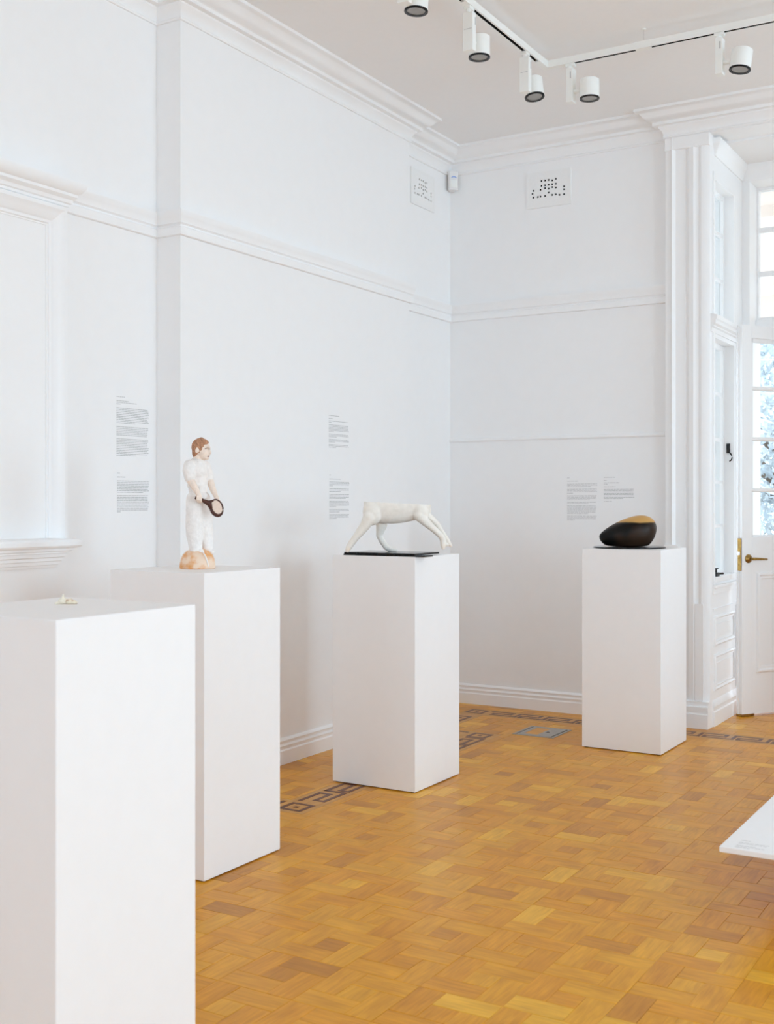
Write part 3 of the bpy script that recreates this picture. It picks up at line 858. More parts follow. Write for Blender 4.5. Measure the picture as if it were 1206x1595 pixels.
# hair cap
bm = bmesh.new()
ellipsoid(bm, fp(474, 245, -0.004), (fr(90), fr(86), fr(97)))
ellipsoid(bm, fp(428, 300, -0.002), (fr(38), fr(66), fr(60)))
ellipsoid(bm, fp(508, 196, -0.006), (fr(62), fr(70), fr(42)), (0, 0.35, 0))
random.seed(11)
for k in range(60):
    th = random.uniform(0, 2 * PI); ph = random.uniform(0, 1.2)
    ellipsoid(bm, (Vector(fp(474, 245, -0.004)) + Vector((-abs(math.sin(ph)) * fr(84) * abs(math.cos(th)) + fr(20) * math.cos(ph), math.sin(ph) * math.sin(th) * fr(80), math.cos(ph) * fr(90))))[:], (fr(18), fr(16), fr(12)), (0, random.uniform(-1, 1), 0), 8)
h = remesh('hair', bm, M_HAIR, 0.0022, 1, fg, 0.4, cut=(fp(520, 262, 0), Vector((0.80, 0, -0.60))))
h['label'] = 'reddish brown painted hair'
# shirt with short sleeves, collar and placket
bm = bmesh.new()
chain(bm, [(fp(444, 440, 0.0), fr(98)), (fp(438, 520, 0.0), fr(112)), (fp(446, 600, 0.0), fr(106)), (fp(450, 655, 0.0), fr(102)), (fp(449, 688, 0), fr(98))])
ellipsoid(bm, fp(440, 500, 0), (fr(118), fr(128), fr(120)))
ellipsoid(bm, fp(445, 640, 0), (fr(106), fr(112), fr(58)))
chain(bm, [(fp(380, 440, -0.030), fr(66)), (fp(376, 500, -0.040), fr(66)), (fp(385, 562, -0.046), fr(56))])
chain(bm, [(fp(512, 440, 0.030), fr(60)), (fp(535, 510, 0.034), fr(56)), (fp(556, 570, 0.030), fr(50))])
ellipsoid(bm, fp(455, 398, 0), (fr(66), fr(68), fr(26)), (0, 0.35, 0))
remesh('shirt', bm, M_CHALK, 0.0023, 3, fg, 0.4)
bm = bmesh.new()
tube(bm, [fp(430, 372, -0.026), fp(470, 392, -0.028), fp(505, 415, -0.018), fp(515, 425, -0.006), fp(512, 405, 0.006), fp(490, 385, 0.018)], [fr(10), fr(13), fr(15), fr(12), fr(13), fr(10)], 8); obj('collar', bm, M_CHALK, fg, smooth=True)
# trousers
bm = bmesh.new()
ellipsoid(bm, fp(450, 755, 0), (fr(112), fr(110), fr(72)))
chain(bm, [(fp(420, 780, -0.016), fr(86)), (fp(425, 900, -0.020), fr(92)), (fp(425, 1020, -0.022), fr(93)), (fp(425, 1140, -0.022), fr(90)), (fp(430, 1220, -0.020), fr(76)), (fp(438, 1290, -0.020), fr(68))])
chain(bm, [(fp(490, 780, 0.018), fr(84)), (fp(505, 900, 0.020), fr(92)), (fp(506, 1020, 0.022), fr(88)), (fp(520, 1140, 0.022), fr(80)), (fp(540, 1230, 0.020), fr(66)), (fp(548, 1290, 0.016), fr(58))])
remesh('trousers', bm, M_CHALK, 0.0024, 4, fg, 0.4)
bm = bmesh.new(); chain(bm, [(fp(430, 1300, -0.020), fr(58)), (fp(490, 1322, -0.030), fr(34)), (fp(505, 1328, -0.032), fr(26))]); chain(bm, [(fp(548, 1300, 0.016), fr(48)), (fp(590, 1330, 0.010), fr(30))])
remesh('shoes', bm, M_CHALK, 0.0024, 2, fg, 0.4)
# face details
for (x, y, d) in ((541, 262, -0.0295), (578, 266, -0.0255)):
    bm = bmesh.new(); ellipsoid(bm, fp(x, y, d + 0.001), (fr(13), fr(7), fr(6)), (0, 0, -0.5), 10); obj('eye', bm, M_EYE, fg, smooth=True)
bm = bmesh.new(); ellipsoid(bm, fp(566, 340, -0.0205), (fr(13), fr(14), fr(6)), (0, 0.15, -0.4), 10); obj('mouth', bm, M_LIP, fg, smooth=True)
# racket
bm = bmesh.new()
cx, cy, ra_, rb_, tl = 664, 868, 60, 84, math.radians(-20)
pts = []
for k in range(41):
    a = 2 * PI * k / 40
    u, v = ra_ * math.cos(a), rb_ * math.sin(a)
    pts.append(fp(cx + u * math.cos(tl) - v * math.sin(tl) * -1 * -1, cy + u * math.sin(tl) + v * math.cos(tl), -0.048))
tube(bm, pts, [fr(8 + 11 * max(0, math.cos(2 * PI * k / 40 - 2.4))) for k in range(41)], 8)
tube(bm, [fp(452, 762, -0.060), fp(478, 776, -0.060), fp(515, 792, -0.058), fp(560, 812, -0.054), fp(592, 838, -0.050), fp(606, 880, -0.048)], [fr(20), fr(20), fr(20), fr(24), fr(26), fr(18)], 10)
tube(bm, [fp(540, 806, -0.055), fp(590, 808, -0.050), fp(632, 796, -0.048)], [fr(18), fr(14), fr(9)], 8)
rk = obj('racket', bm, M_WOOD_DK, fg, smooth=True, label='dark brown racket held across the thighs')
bm = bmesh.new()
ctr = bm.verts.new(fp(cx, cy, -0.049)); ring = [bm.verts.new(p[:1] + (-0.049,) + p[2:]) for p in pts[:-1]]
ctr2 = bm.verts.new(fp(cx, cy, -0.046)); ring2 = [bm.verts.new(p[:1] + (-0.046,) + p[2:]) for p in pts[:-1]]
for k in range(40):
    bm.faces.new((ctr, ring[k], ring[(k + 1) % 40])); bm.faces.new((ctr2, ring2[(k + 1) % 40], ring2[k]))
obj('racket_strings', bm, M_STRING, rk, label='pale clay string bed')

# ------------------------------------------------------------------ headless running animal
an = thing('animal_sculpture', 'cream plaster running animal cut flat along its back, without head, on a black board', 'sculpture', (-2.905, 4.851, PED_H), RIGHT)
bm = bmesh.new()
# boards lie square to the room: undo the heading of the animal
bx_ = lambda *a: box(bm, *a)
bx_(-0.170, 0.280, -0.126, -0.050, 0, 0.007)
o = obj('lower_board', bm, M_BLACK, an); o.rotation_euler = (0, 0, -RIGHT)
bm = bmesh.new(); bx_(-0.170, 0.222, -0.120, 0.120, 0.007, 0.015)
o = obj('upper_board', bm, M_BLACK, an); o.rotation_euler = (0, 0, -RIGHT)


def ap(x, y, d=0.0):
    return ((x - 588) / 1613.0 + 0.012, d, 0.015 + (600.5 - y) / 1613.0)


ar = lambda v: v / 1613.0
bm = bmesh.new()
# trunk (runs well above the cut so that the slice is clean)
for i in range(25):
    x = 470 + i * 15.0; q = i / 24.0
    under = 352 + 30 * math.sin(PI * min(1, 0.15 + q * 0.95))          # belly line
    half = 66 + 20 * math.sin(PI * (0.2 + 0.7 * q))
    ellipsoid(bm, ap(x, under - 150), (ar(84), ar(half), ar(150)), seg=24)
ellipsoid(bm, ap(455, 290, -0.028), (ar(78), ar(50), ar(105)))       # near haunch
ellipsoid(bm, ap(480, 285, 0.030), (ar(72), ar(50), ar(100)))        # far haunch
ellipsoid(bm, ap(830, 280, -0.026), (ar(58), ar(44), ar(80)), (0, -0.5, 0))   # near shoulder
ellipsoid(bm, ap(862, 268, 0.028), (ar(50), ar(42), ar(64)), (0, -0.5, 0))
ellipsoid(bm, ap(862, 225, 0.0), (ar(52), ar(48), ar(44)))           # neck stump
# near hind leg: stretched back
chain(bm, [(ap(432, 330, -0.034), ar(54)), (ap(400, 392, -0.036), ar(41)), (ap(362, 440, -0.036), ar(36)), (ap(326, 486, -0.036), ar(28)), (ap(292, 530, -0.036), ar(27)), (ap(272, 562, -0.036), ar(25)), (ap(262, 584, -0.036), ar(20))])
ellipsoid(bm, ap(286, 540, -0.036), (ar(20), ar(14), ar(14)), (0, 0.8, 0))
# far hind leg: under the belly, hock back
chain(bm, [(ap(518, 335, 0.036), ar(64)), (ap(526, 390, 0.036), ar(46)), (ap(514, 440, 0.036), ar(33)), (ap(506, 472, 0.036), ar(25)), (ap(532, 522, 0.036), ar(24)), (ap(562, 566, 0.036), ar(24)), (ap(590, 580, 0.034), ar(23)), (ap(612, 588, 0.032), ar(19)), (ap(638, 591, 0.030), ar(15))])
# near foreleg
chain(bm, [(ap(820, 318, -0.030), ar(46)), (ap(872, 370, -0.032), ar(35)), (ap(930, 420, -0.032), ar(27)), (ap(985, 470, -0.032), ar(24)), (ap(1006, 505, -0.032), ar(25)), (ap(1004, 540, -0.032), ar(23)), (ap(1006, 568, -0.032), ar(16))])
ellipsoid(bm, ap(1030, 540, -0.030), (ar(26), ar(16), ar(15)), (0, 0.5, 0))
# far foreleg
chain(bm, [(ap(868, 312, 0.030), ar(38)), (ap(925, 350, 0.030), ar(27)), (ap(968, 395, 0.030), ar(24)), (ap(992, 440, 0.028), ar(23)), (ap(1022, 488, 0.026), ar(25)), (ap(1050, 530, 0.026), ar(22)), (ap(1070, 553, 0.026), ar(14))])
n0 = Vector((ar(26), 0, ar(525))).normalized()
remesh('body', bm, M_PLASTER, 0.0034, 6, an, 0.5, cut=(ap(640, 220), n0))

# ------------------------------------------------------------------ black and gold stone on its disc
st_loc = (-2.195, 6.318, PED_H)
dk = thing('display_disc', 'thin round black disc lying under the black and gold stone', 'display base', st_loc)
bm = bmesh.new(); lathe(bm, [(0, 0), (0.196, 0), (0.200, 0.002), (0.200, 0.006), (0.196, 0.008), (0, 0.008)], 72); obj('disc', bm, M_BLACK, dk)
bm = bmesh.new(); bmesh.ops.create_uvsphere(bm, u_segments=64, v_segments=40, radius=1)
for v in bm.verts:
    x, y, z = v.co
    mid = 0.056 + (x + 1) / 2 * 0.049                        # ovoid lying with its blunt end up to the right
    pz = mid + z * ((0.081 + 0.029 * x) if z > 0 else (0.110 + 0.030 * x))
    k = 0.012
    pz = pz if pz > k else k * math.exp((pz - k) / k * 0.9)  # settles onto a flattened foot
    v.co = (x * 0.160, y * (0.092 + 0.022 * x), pz)
zmin = min(v.co.z for v in bm.verts)
for v in bm.verts: v.co.z -= zmin
stn = obj('stone_sculpture', bm, M_STONE, None, loc=(st_loc[0] - 0.008, st_loc[1] - 0.005, PED_H + 0.008), smooth=True)
stn.rotation_euler = (0, 0, RIGHT)
stn['label'] = 'smooth black pebble-shaped stone with a gold top'; stn['category'] = 'sculpture'

# ------------------------------------------------------------------ bone fragments on the near pedestal
fb = thing('bone_carving', 'tiny cream bone carving with a brown stain, on the foreground pedestal', 'sculpture', (-2.155, 2.060, PED_H), RIGHT)
bm = bmesh.new()
chain(bm, [((-0.014, 0, 0.0075), 0.0075), ((-0.006, 0, 0.008), 0.0075), ((-0.003, 0.002, 0.006), 0.006)]); chain(bm, [((-0.010, 0, 0.010), 0.006), ((-0.0095, 0.001, 0.017), 0.0035), ((-0.009, 0.001, 0.0235), 0.0016)])
chain(bm, [((-0.018, -0.003, 0.004), 0.004), ((-0.026, -0.006, 0.0022), 0.0022)])
remesh('upright_piece', bm, M_BONE, 0.0009, 2, fb)
bm = bmesh.new(); chain(bm, [((0.004, -0.001, 0.0065), 0.0065), ((0.011, 0.002, 0.0060), 0.006), ((0.018, 0.003, 0.0048), 0.0048), ((0.023, 0.004, 0.0032), 0.0032)]); chain(bm, [((0.006, 0, 0.009), 0.0045), ((0.010, 0.002, 0.0105), 0.003)])
remesh('stained_piece', bm, M_BONE_BR, 0.0009, 2, fb)['label'] = 'brown-stained lump'

# ------------------------------------------------------------------ low white display table
tb = thing('display_table', 'low white display table cut off at the right edge', 'table', (-0.2, 4.35, 0))
TX0, TX1, TY0, TY1, TZ = -0.806, 2.0, -0.598, 1.6, 0.25  # unseen far extent enlarged to cover orange floor and bounce white light
bm = bmesh.new(); box(bm, TX0, TX1, TY0, TY1, TZ - 0.019, TZ); obj('table_top', bm, M_PED, tb, bevel=0.003)
bm = bmesh.new(); box(bm, TX0 + 0.34, TX1 - 0.34, TY0 + 0.30, TY1 - 0.30, 0, TZ - 0.018); obj('plinth', bm, M_PED, tb)


# ------------------------------------------------------------------ wall texts
def text_block(name, label, loc, rz, flat, spec, pitch=0.0081, xh=0.0027, wid=0.20):
    """spec: list of (part name, [line fractions], gap before in pitches)"""
    t = thing(name, label, 'wall text', loc, rz, None)
    y = 0.0
    for nm, lines, gap in spec:
        y -= gap * pitch
        bm = bmesh.new()
        for ln in lines:
            x, end = 0.0, ln * wid
            while x < end - 0.002:
                wl = min(random.uniform(0.008, 0.026), end - x)
                hh = xh * random.uniform(0.9, 1.15)
                if flat: box(bm, x, x + wl, y - hh, y, 0, 0.0004)
                else: box(bm, x, x + wl, -0.0006, 0.0, y - hh, y)
                x += wl + 0.0026
            y -= pitch
        obj(nm, bm, M_INK_PALE if flat else M_INK, t)
    return t


def para(n, last):
    return [random.uniform(0.94, 1.0) for _ in range(n - 1)] + [last]


random.seed(5)
# on the left wall (facing +x): local x must run along +y
text_block('wall_text', 'upper grey wall text behind the tennis player, left of the chimney breast', (LX + 0.0002, 3.853, 1.830), PI / 2, False,
           [('heading', [0.25], 0), ('caption', [0.37, 0.62, 0.12], 1.4), ('paragraph', para(10, 0.58), 1.3), ('paragraph', para(6, 0.95), 1.3), ('paragraph', para(11, 0.6), 1.3)], 0.00745, wid=0.21)
text_block('wall_text', 'lower grey wall text behind the tennis player, left of the chimney breast', (LX + 0.0002, 3.856, 1.487), PI / 2, False,
           [('heading', [0.09], 0), ('heading', [0.25], 1.4), ('paragraph', para(8, 0.8), 1.4), ('paragraph', para(10, 0.95) + [0.12], 1.0)], 0.0073, wid=0.21)
text_block('wall_text', 'upper grey wall text on the chimney breast, left of the running animal', (BX + 0.0002, 5.345, 1.837), PI / 2, False,
           [('heading', [0.5], 0), ('caption', [0.2], 1.2), ('caption', [0.97, 0.12], 0.8), ('paragraph', para(6, 0.25), 1.0), ('paragraph', para(3, 0.4), 1.0), ('paragraph', para(3, 0.3), 1.0), ('paragraph', para(3, 0.35), 1.0)], 0.0073, wid=0.205)
text_block('wall_text', 'lower grey wall text on the chimney breast, left of the running animal', (BX + 0.0002, 5.350, 1.508), PI / 2, False,
           [('heading', [0.07], 0), ('heading', [0.55], 2.0), ('paragraph', para(4, 0.18), 1.2), ('paragraph', para(3, 0.55), 1.2), ('paragraph', para(4, 0.8), 1.2), ('paragraph', para(5, 0.35), 1.2), ('paragraph', para(3, 0.5), 1.2), ('paragraph', para(4, 0.35), 1.0)], 0.0073, wid=0.205)
text_block('wall_text', 'long grey wall text on the back wall above the stone, left one', (-2.866, BY - 0.0002, 1.516), 0, False,
           [('heading', [0.08], 0), ('heading', [0.37], 1.5), ('paragraph', para(3, 0.78), 1.3), ('paragraph', para(4, 0.2), 1.0), ('paragraph', para(4, 0.75), 1.0), ('paragraph', para(2, 0.7), 1.0), ('paragraph', para(7, 0.7), 0.8), ('paragraph', para(4, 0.25), 1.0)], 0.0083, wid=0.205)
text_block('wall_text', 'short grey wall text on the back wall above the stone, right one', (-2.618, BY - 0.0002, 1.517), 0, False,
           [('heading', [0.38], 0), ('heading', [0.1], 1.4), ('caption', [0.5, 0.12], 0.8), ('caption', [0.38], 1.0), ('paragraph', para(8, 0.62), 1.0), ('caption', [0.28], 1.2)], 0.0083, wid=0.205)
text_block('table_text', 'small grey printed caption on the corner of the low white table', (-0.2 + TX0 + 0.045, 4.35 + TY0 + 0.105, TZ + 0.0001), 0, True,
           [('heading', [0.3], 0), ('caption', [0.95, 0.9], 1.0), ('caption', [0.6, 0.9, 0.5], 1.0)], 0.012, 0.0035, 0.10)['category'] = 'printed caption'

# ------------------------------------------------------------------ plaster air vents
HOLES = [(415, 348), (487, 340), (560, 328), (632, 318), (705, 300), (412, 438), (487, 424), (560, 410), (632, 398), (703, 395), (410, 515), (485, 498), (558, 492), (630, 475), (705, 467),
         (555, 573), (485, 648), (408, 672), (343, 683), (628, 628), (702, 628), (772, 618), (265, 540), (250, 612), (255, 697), (853, 448), (866, 516), (860, 602)]


def make_vent():
    v = thing('air_vent', 'white pierced plaster air vent high on the back wall', 'vent', (-2.992, BY, 3.398), 0, 'pierced plaster vents')
    c = 0.0063; nx, nz = 44, 32                       # plate of small cells; pierced cells are left out
    hole = set()
    for hx, hy in HOLES:
        x = (hx - 560) / 73.0 * 0.0262; z = -((hy + (hx - 560) * 0.165) - 500) / 84.0 * 0.0262
        i, j = int(round((x + nx * c / 2) / c)), int(round((z + nz * c / 2) / c))
        for a in (-1, 0):
            for b_ in (-1, 0): hole.add((i + a, j + b_))
    bm = bmesh.new(); vs = {}
    def V(i, j):
        if (i, j) not in vs: vs[(i, j)] = bm.verts.new((-nx * c / 2 + i * c, -0.010, -nz * c / 2 + j * c))
        return vs[(i, j)]
    for i in range(nx):
        for j in range(nz):
            if (i, j) not in hole: bm.faces.new((V(i, j), V(i + 1, j), V(i + 1, j + 1), V(i, j + 1)))
    g = bmesh.ops.extrude_face_region(bm, geom=bm.faces[:])
    bmesh.ops.translate(bm, vec=(0, 0.007, 0), verts=[e for e in g['geom'] if isinstance(e, bmesh.types.BMVert)])
    obj('grille', bm, M_VENT, v)
    bm = bmesh.new(); box(bm, -nx * c / 2, nx * c / 2, -0.0026, -0.0004, -nz * c / 2, nz * c / 2); obj('hole_shade', bm, M_DARK, v)  # black sheet stands in for the shade inside the pierced holes
    bm = bmesh.new(); hx, hz = nx * c / 2, nz * c / 2
    for a in (0.0, 0.010):
        d = 0.0105 - a * 0.2; e = 0.016 - a
        box(bm, -hx - e, hx + e, -d, -0.0003, hz + a * 0.4, hz + e); box(bm, -hx - e, hx + e, -d, -0.0003, -hz - e, -hz - a * 0.4)
        box(bm, -hx - e, -hx - a * 0.4, -d, -0.0003, -hz, hz); box(bm, hx + a * 0.4, hx + e, -d, -0.0003, -hz, hz)
    obj('rim', bm, M_VENT, v)
    return v


vent = make_vent()
dup(vent, (LX, 6.655, 3.400), PI / 2, 'white pierced plaster air vent in the recess beside the chimney breast')

# ------------------------------------------------------------------ motion sensor in the corner
ps = thing('motion_sensor', 'small off-white motion sensor with a blue mark, high in the corner', 'sensor', (LX + 0.040, BY - 0.040, 3.535), -PI / 4)
bm = bmesh.new(); prism(bm, [(-0.036, -0.012), (-0.028, -0.032), (0.028, -0.032), (0.036, -0.012), (0.014, 0.036), (-0.014, 0.036)], 'z', -0.064, 0.062)
ps.rotation_euler = (0, 0, PI / 4)
obj('housing', bm, M_PIR, ps, bevel=0.004)
bm = bmesh.new(); prism(bm, [(-0.024, -0.032), (-0.018, -0.036), (0.018, -0.036), (0.024, -0.032)], 'z', -0.05, 0.0); obj('lens_window', bm, M_FIX, ps)
bm = bmesh.new(); tube(bm, [(-0.018, -0.0335, 0.016), (-0.010, -0.0335, 0.021), (0, -0.0335, 0.023), (0.010, -0.0335, 0.021), (0.018, -0.0335, 0.016)], 0.0022, 6); obj('blue_mark', bm, M_BLUE, ps, label='blue curved indicator')

# ------------------------------------------------------------------ track lighting
TZ0 = 3.640; TKX, TKY = -2.436, 5.700
tr = thing('light_track', 'white L-shaped lighting track hung just under the ceiling', 'light track', (TKX, TKY, TZ0))


def channel(bm, a, b_, axis):
    """inverted channel open underneath"""
    for c0, c1, z0, z1 in ((-0.0175, -0.0085, 0, 0.033), (0.0085, 0.0175, 0, 0.033), (-0.0085, 0.0085, 0.016, 0.033)):
        if axis == 'y': box(bm, c0, c1, a, b_, z0, z1)
        else: box(bm, a, b_, c0, c1, z0, z1)


bm = bmesh.new(); channel(bm, -6.2, -0.0175, 'y'); obj('rail', bm, M_FIX, tr)
bm = bmesh.new(); channel(bm, 0.0175, 3.6, 'x'); obj('rail', bm, M_FIX, tr)
bm = bmesh.new(); box(bm, -0.0085, 0.0085, -6.2, -0.12, 0.0145, 0.0158); box(bm, -0.0085, -0.0078, -6.2, -0.12, 0.0008, 0.0145); box(bm, 0.0078, 0.0085, -6.2, -0.12, 0.0008, 0.0145); obj('slot_shade_lining', bm, M_DARK, tr)  # dark lining added so the slot in the white rail reads as shaded
bm = bmesh.new(); box(bm, 0.12, 3.6, -0.0085, 0.0085, 0.0145, 0.0158); box(bm, 0.12, 3.6, -0.0085, -0.0078, 0.0008, 0.0145); box(bm, 0.12, 3.6, 0.0078, 0.0085, 0.0008, 0.0145); obj('slot_shade_lining', bm, M_DARK, tr)
bm = bmesh.new(); box(bm, -0.0185, 0.0185, -0.12, 0.0185, -0.002, 0.034); box(bm, 0.0185, 0.12, -0.0185, 0.0185, -0.002, 0.034); obj('corner_joint', bm, M_FIX, tr, bevel=0.001)
for x, y in ((0, -0.92), (0, -2.4), (0, -4.0), (0.53, 0), (1.75, 0), (3.0, 0)):
    bm = bmesh.new(); tube(bm, [(x, y, 0.033), (x, y, 0.094)], 0.0012, 6); h = obj('hanger_wire', bm, M_CHROME, tr)
    bm = bmesh.new(); box(bm, x - 0.02, x + 0.02, y - 0.02, y + 0.02, -0.0015, 0.0345) if False else box(bm, x - (0.019 if x == 0 else 0.04), x + (0.019 if x == 0 else 0.04), y - (0.04 if x == 0 else 0.019), y + (0.04 if x == 0 else 0.019), -0.002, 0.0345)
    obj('joint_cover', bm, M_FIX, h)
    bm = bmesh.new(); lathe(bm, [(0, 0.094), (0.012, 0.094), (0.012, 0.1005), (0, 0.1005)], 12, Matrix.Translation((x, y, 0))); obj('ceiling_cup', bm, M_FIX, h)


def make_spot(name, label, loc, rz, tilt=0.0, spin=0.0):
    """local +x runs along the track towards the lamp head"""
    s = thing(name, label, 'spotlight', loc, rz, 'track spotlights')
    bm = bmesh.new(); box(bm, -0.030, 0.018, -0.015, 0.015, -0.016, -0.001); lathe(bm, [(0, -0.030), (0.013, -0.030), (0.013, -0.016), (0, -0.016)], 14, Matrix.Translation((-0.012, 0, 0))); obj('track_adapter', bm, M_FIX, s)
    bm = bmesh.new(); box(bm, -0.022, 0.014, -0.026, 0.026, -0.205, -0.028); d = obj('driver_box', bm, M_FIX, s, bevel=0.003)
    bm = bmesh.new(); box(bm, -0.0228, -0.0218, -0.020, 0.018, -0.108, -0.106); obj('seam_mark', bm, M_INK, d)
    bm = bmesh.new(); box(bm, 0.0000, 0.006, -0.0268, -0.0258, -0.085, -0.050); obj('label_mark', bm, M_INK, d)
    M = Matrix.Translation((0.098, 0, -0.150)) @ Matrix.Rotation(spin, 4, 'Z') @ Matrix.Rotation(tilt, 4, 'X')
    bm = bmesh.new(); lathe(bm, [(0, 0.050), (0.044, 0.050), (0.050, 0.046), (0.050, -0.046), (0.046, -0.046), (0.046, -0.030), (0, -0.030)], 40, M); h = auto_smooth(obj('lamp_head', bm, M_FIX, s), 40)
    bm = bmesh.new(); lathe(bm, [(0.0385, -0.045), (0.0505, -0.045), (0.0512, -0.049), (0.0505, -0.053), (0.0385, -0.050)], 40, M); obj('black_rim', bm, M_BLACK, h, smooth=True, label='black rim ring')
    bm = bmesh.new(); lathe(bm, [(0, -0.046), (0.040, -0.046), (0.040, -0.0485), (0, -0.0485)], 40, M); obj('lens', bm, M_LENS, h, label='grey frosted lens')
    bm = bmesh.new(); tube(bm, [(0.012, 0, -0.150), (0.056, 0, -0.150)], 0.010, 12); obj('pivot', bm, M_FIX, s)
    return s


HY = (TKX, None)
make_spot('track_spotlight', 'white track spotlight cut off at the top edge of the photo', (TKX, 4.215, TZ0), PI / 2, 0.05, 0.6)
make_spot('track_spotlight', 'white track spotlight second along the left run, below the track joint', (TKX, 4.812, TZ0), PI / 2, 0.0, 0.0)
make_spot('track_spotlight', 'white track spotlight on the left run nearest the track corner', (TKX, 5.440, TZ0), PI / 2, -0.16, -0.4)
make_spot('track_spotlight', 'white track spotlight on the back run nearest the track corner', (-2.292, TKY, TZ0), 0, 0.0, 0.0)
make_spot('track_spotlight', 'white track spotlight far right on the back run, tilted', (-1.520, TKY, TZ0), 0, -0.14, -0.8)

# ------------------------------------------------------------------ floor box, window furniture
fx = thing('floor_box', 'grey metal floor socket box with a wood insert, near the back wall', 'floor box', (-2.748, 6.372, 0))
bm = bmesh.new(); hx, hy, q = 0.128, 0.142, 0.016
for a in ((-hx, hx, -hy, -hy + q), (-hx, hx, hy - q, hy), (-hx, -hx + q, -hy + q, hy - q), (hx - q, hx, -hy + q, hy - q)):
    box(bm, a[0], a[1], a[2], a[3], -0.006, 0.0028)
obj('rim', bm, M_STEEL, fx)
bm = bmesh.new(); box(bm, -hx + q, hx - q, -hy + q, hy - q, -0.006, 0.0014); obj('gap', bm, M_DARK, fx)
bm = bmesh.new(); i0 = 0.024
box(bm, -hx + i0, -hx + i0 + 0.030, -hy + q + 0.003, hy - q - 0.003, -0.004, 0.0034); box(bm, 0.012, hx - i0, -hy + q + 0.003, hy - q - 0.003, -0.004, 0.0034)
box(bm, -hx + i0 + 0.030, 0.012, -hy + q + 0.003, -hy + q + 0.028, -0.004, 0.0034); box(bm, -hx + i0 + 0.030, 0.012, hy - q - 0.028, hy - q - 0.003, -0.004, 0.0034)
lid = obj('lid', bm, M_STEEL, fx)
bm = bmesh.new(); uvl = bm.loops.layers.uv.new('UVMap'); block_faces(bm, uvl, (-hx + i0 + 0.030, 0.012, -hy + q + 0.028, hy - q - 0.028), 'u', 0.0030, 0.0); obj('wood_insert', bm, M_TONES[0], lid)
bm = bmesh.new(); prism(bm, [(0.030, -0.028), (0.052, -0.006), (0.030, 0.018)], 'z', 0.0030, 0.0042); obj('finger_pull', bm, M_IRON, lid)

hk = thing('hook_catch', 'black iron hook catch on the jamb of the bay window', 'catch', (-1.966, WY1, 1.675), 0)
bm = bmesh.new(); box(bm, -0.012, 0.010, -0.007, 0.0, -0.002, 0.060); obj('back_plate', bm, M_IRON, hk, bevel=0.001)
bm = bmesh.new(); tube(bm, [(0.004, -0.010, 0.006), (0.014, -0.014, -0.002), (0.024, -0.016, -0.016), (0.027, -0.016, -0.032), (0.022, -0.016, -0.046), (0.010, -0.016, -0.054)], [0.005, 0.005, 0.0046, 0.0044, 0.0042, 0.004], 8); obj('hook', bm, M_IRON, hk, smooth=True)
lt = thing('window_fastener', 'black iron casement fastener on the sill of the bay window', 'window latch', (-1.945, 7.165, 0.904), 0)
bm = bmesh.new(); box(bm, -0.020, 0.020, -0.030, 0.035, 0, 0.022); obj('base_block', bm, M_IRON, lt, bevel=0.002)
bm = bmesh.new(); tube(bm, [(0, 0.02, 0.018), (0, 0.02, 0.042)], 0.0065, 8); lathe(bm, [(0, 0.042), (0.015, 0.042), (0.015, 0.048), (0, 0.050)], 14, Matrix.Translation((0, 0.02, 0))); tube(bm, [(0, 0.02, 0.014), (0.030, 0.075, 0.014)], 0.006, 8); obj('thumb_screw', bm, M_IRON, lt)

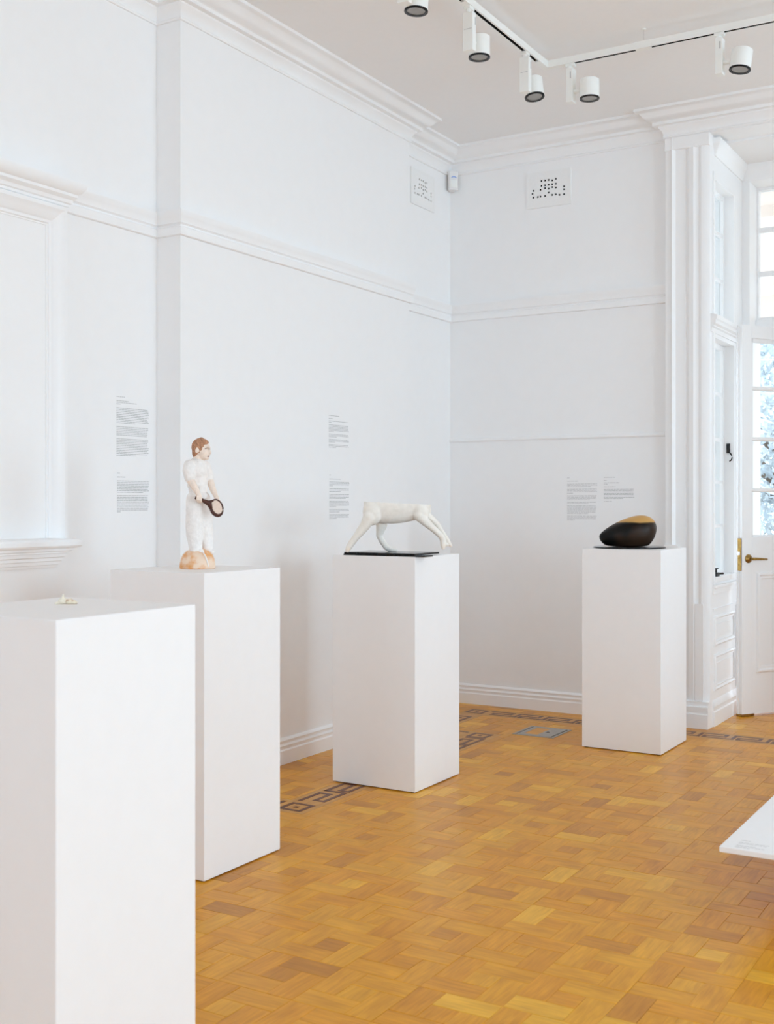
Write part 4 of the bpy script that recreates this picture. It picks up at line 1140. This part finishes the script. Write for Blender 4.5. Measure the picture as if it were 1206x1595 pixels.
# ------------------------------------------------------------------ outside: veranda, lawn and trees
bm = bmesh.new(); box(bm, -16, 10, BB + 0.32, 45, -0.30, -0.20); struct('ground_garden', bm, M_GRASS)
bm = bmesh.new(); box(bm, -8, 5, BB + 0.32, 12.4, -0.2, -0.02); struct('floor_veranda', bm, M_CREAM)
vr = struct_empty('ceiling_veranda')
bm = bmesh.new(); box(bm, -8, 5, BB + 0.34, 12.6, 3.52, 3.58); obj('soffit', bm, M_CREAM, vr)
for y in (8.70, 10.3, 11.9):
    bm = bmesh.new(); box(bm, -8, 5, y, y + 0.12, 3.44, 3.52); obj('beam', bm, M_CREAM, vr)
bm = bmesh.new(); box(bm, -8, 5, 12.5, 12.6, 3.20, 3.52); obj('fascia', bm, M_CREAM, vr)
random.seed(21)


def tree(loc, h, spread, label):
    t = thing('garden_tree', label, 'tree', loc)
    bm = bmesh.new(); tube(bm, [(0, 0, 0), (0.05, 0, h * 0.25), (-0.05, 0.05, h * 0.5), (0.1, 0, h * 0.75)], [0.16, 0.13, 0.10, 0.05], 10)
    for k in range(7):
        a = random.uniform(0, 2 * PI); z = h * random.uniform(0.25, 0.6)
        tube(bm, [(0, 0, z), (math.cos(a) * spread * 0.4, math.sin(a) * spread * 0.4, z + h * 0.12), (math.cos(a) * spread * 0.75, math.sin(a) * spread * 0.75, z + h * 0.2)], [0.06, 0.04, 0.015], 6)
    obj('trunk', bm, M_BARK, t)
    bm = bmesh.new()
    for c in range(110):
        a = random.uniform(0, 2 * PI); rr = spread * math.sqrt(random.random()); zc = h * random.uniform(0.18, 1.0); rr *= max(0.25, 1 - abs(zc / h - 0.5) * 1.1)
        cx_, cy_ = rr * math.cos(a), rr * math.sin(a)
        for k in range(60):
            p = Vector((cx_, cy_, zc)) + Vector((random.gauss(0, 0.3), random.gauss(0, 0.3), random.gauss(0, 0.26)))
            u = Vector((random.gauss(0, 1), random.gauss(0, 1), random.gauss(0, 1))).normalized() * random.uniform(0.05, 0.11); v = u.orthogonal().normalized() * 0.03
            q = [bm.verts.new(p + w_) for w_ in (-u, v, u, -v)]; bm.faces.new(q)
    o = obj('foliage', bm, M_LEAF, t); o['kind'] = 'stuff'


tree((-3.6, 18.5, -0.2), 4.6, 2.0, 'leafy green garden tree seen through the glazed door, nearer one')
tree((-5.0, 25.0, -0.2), 5.5, 2.4, 'leafy green garden tree seen through the glazed door, farther one')
tree((-9.5, 21.0, -0.2), 5.0, 2.2, 'leafy green garden tree seen through the side window of the bay')
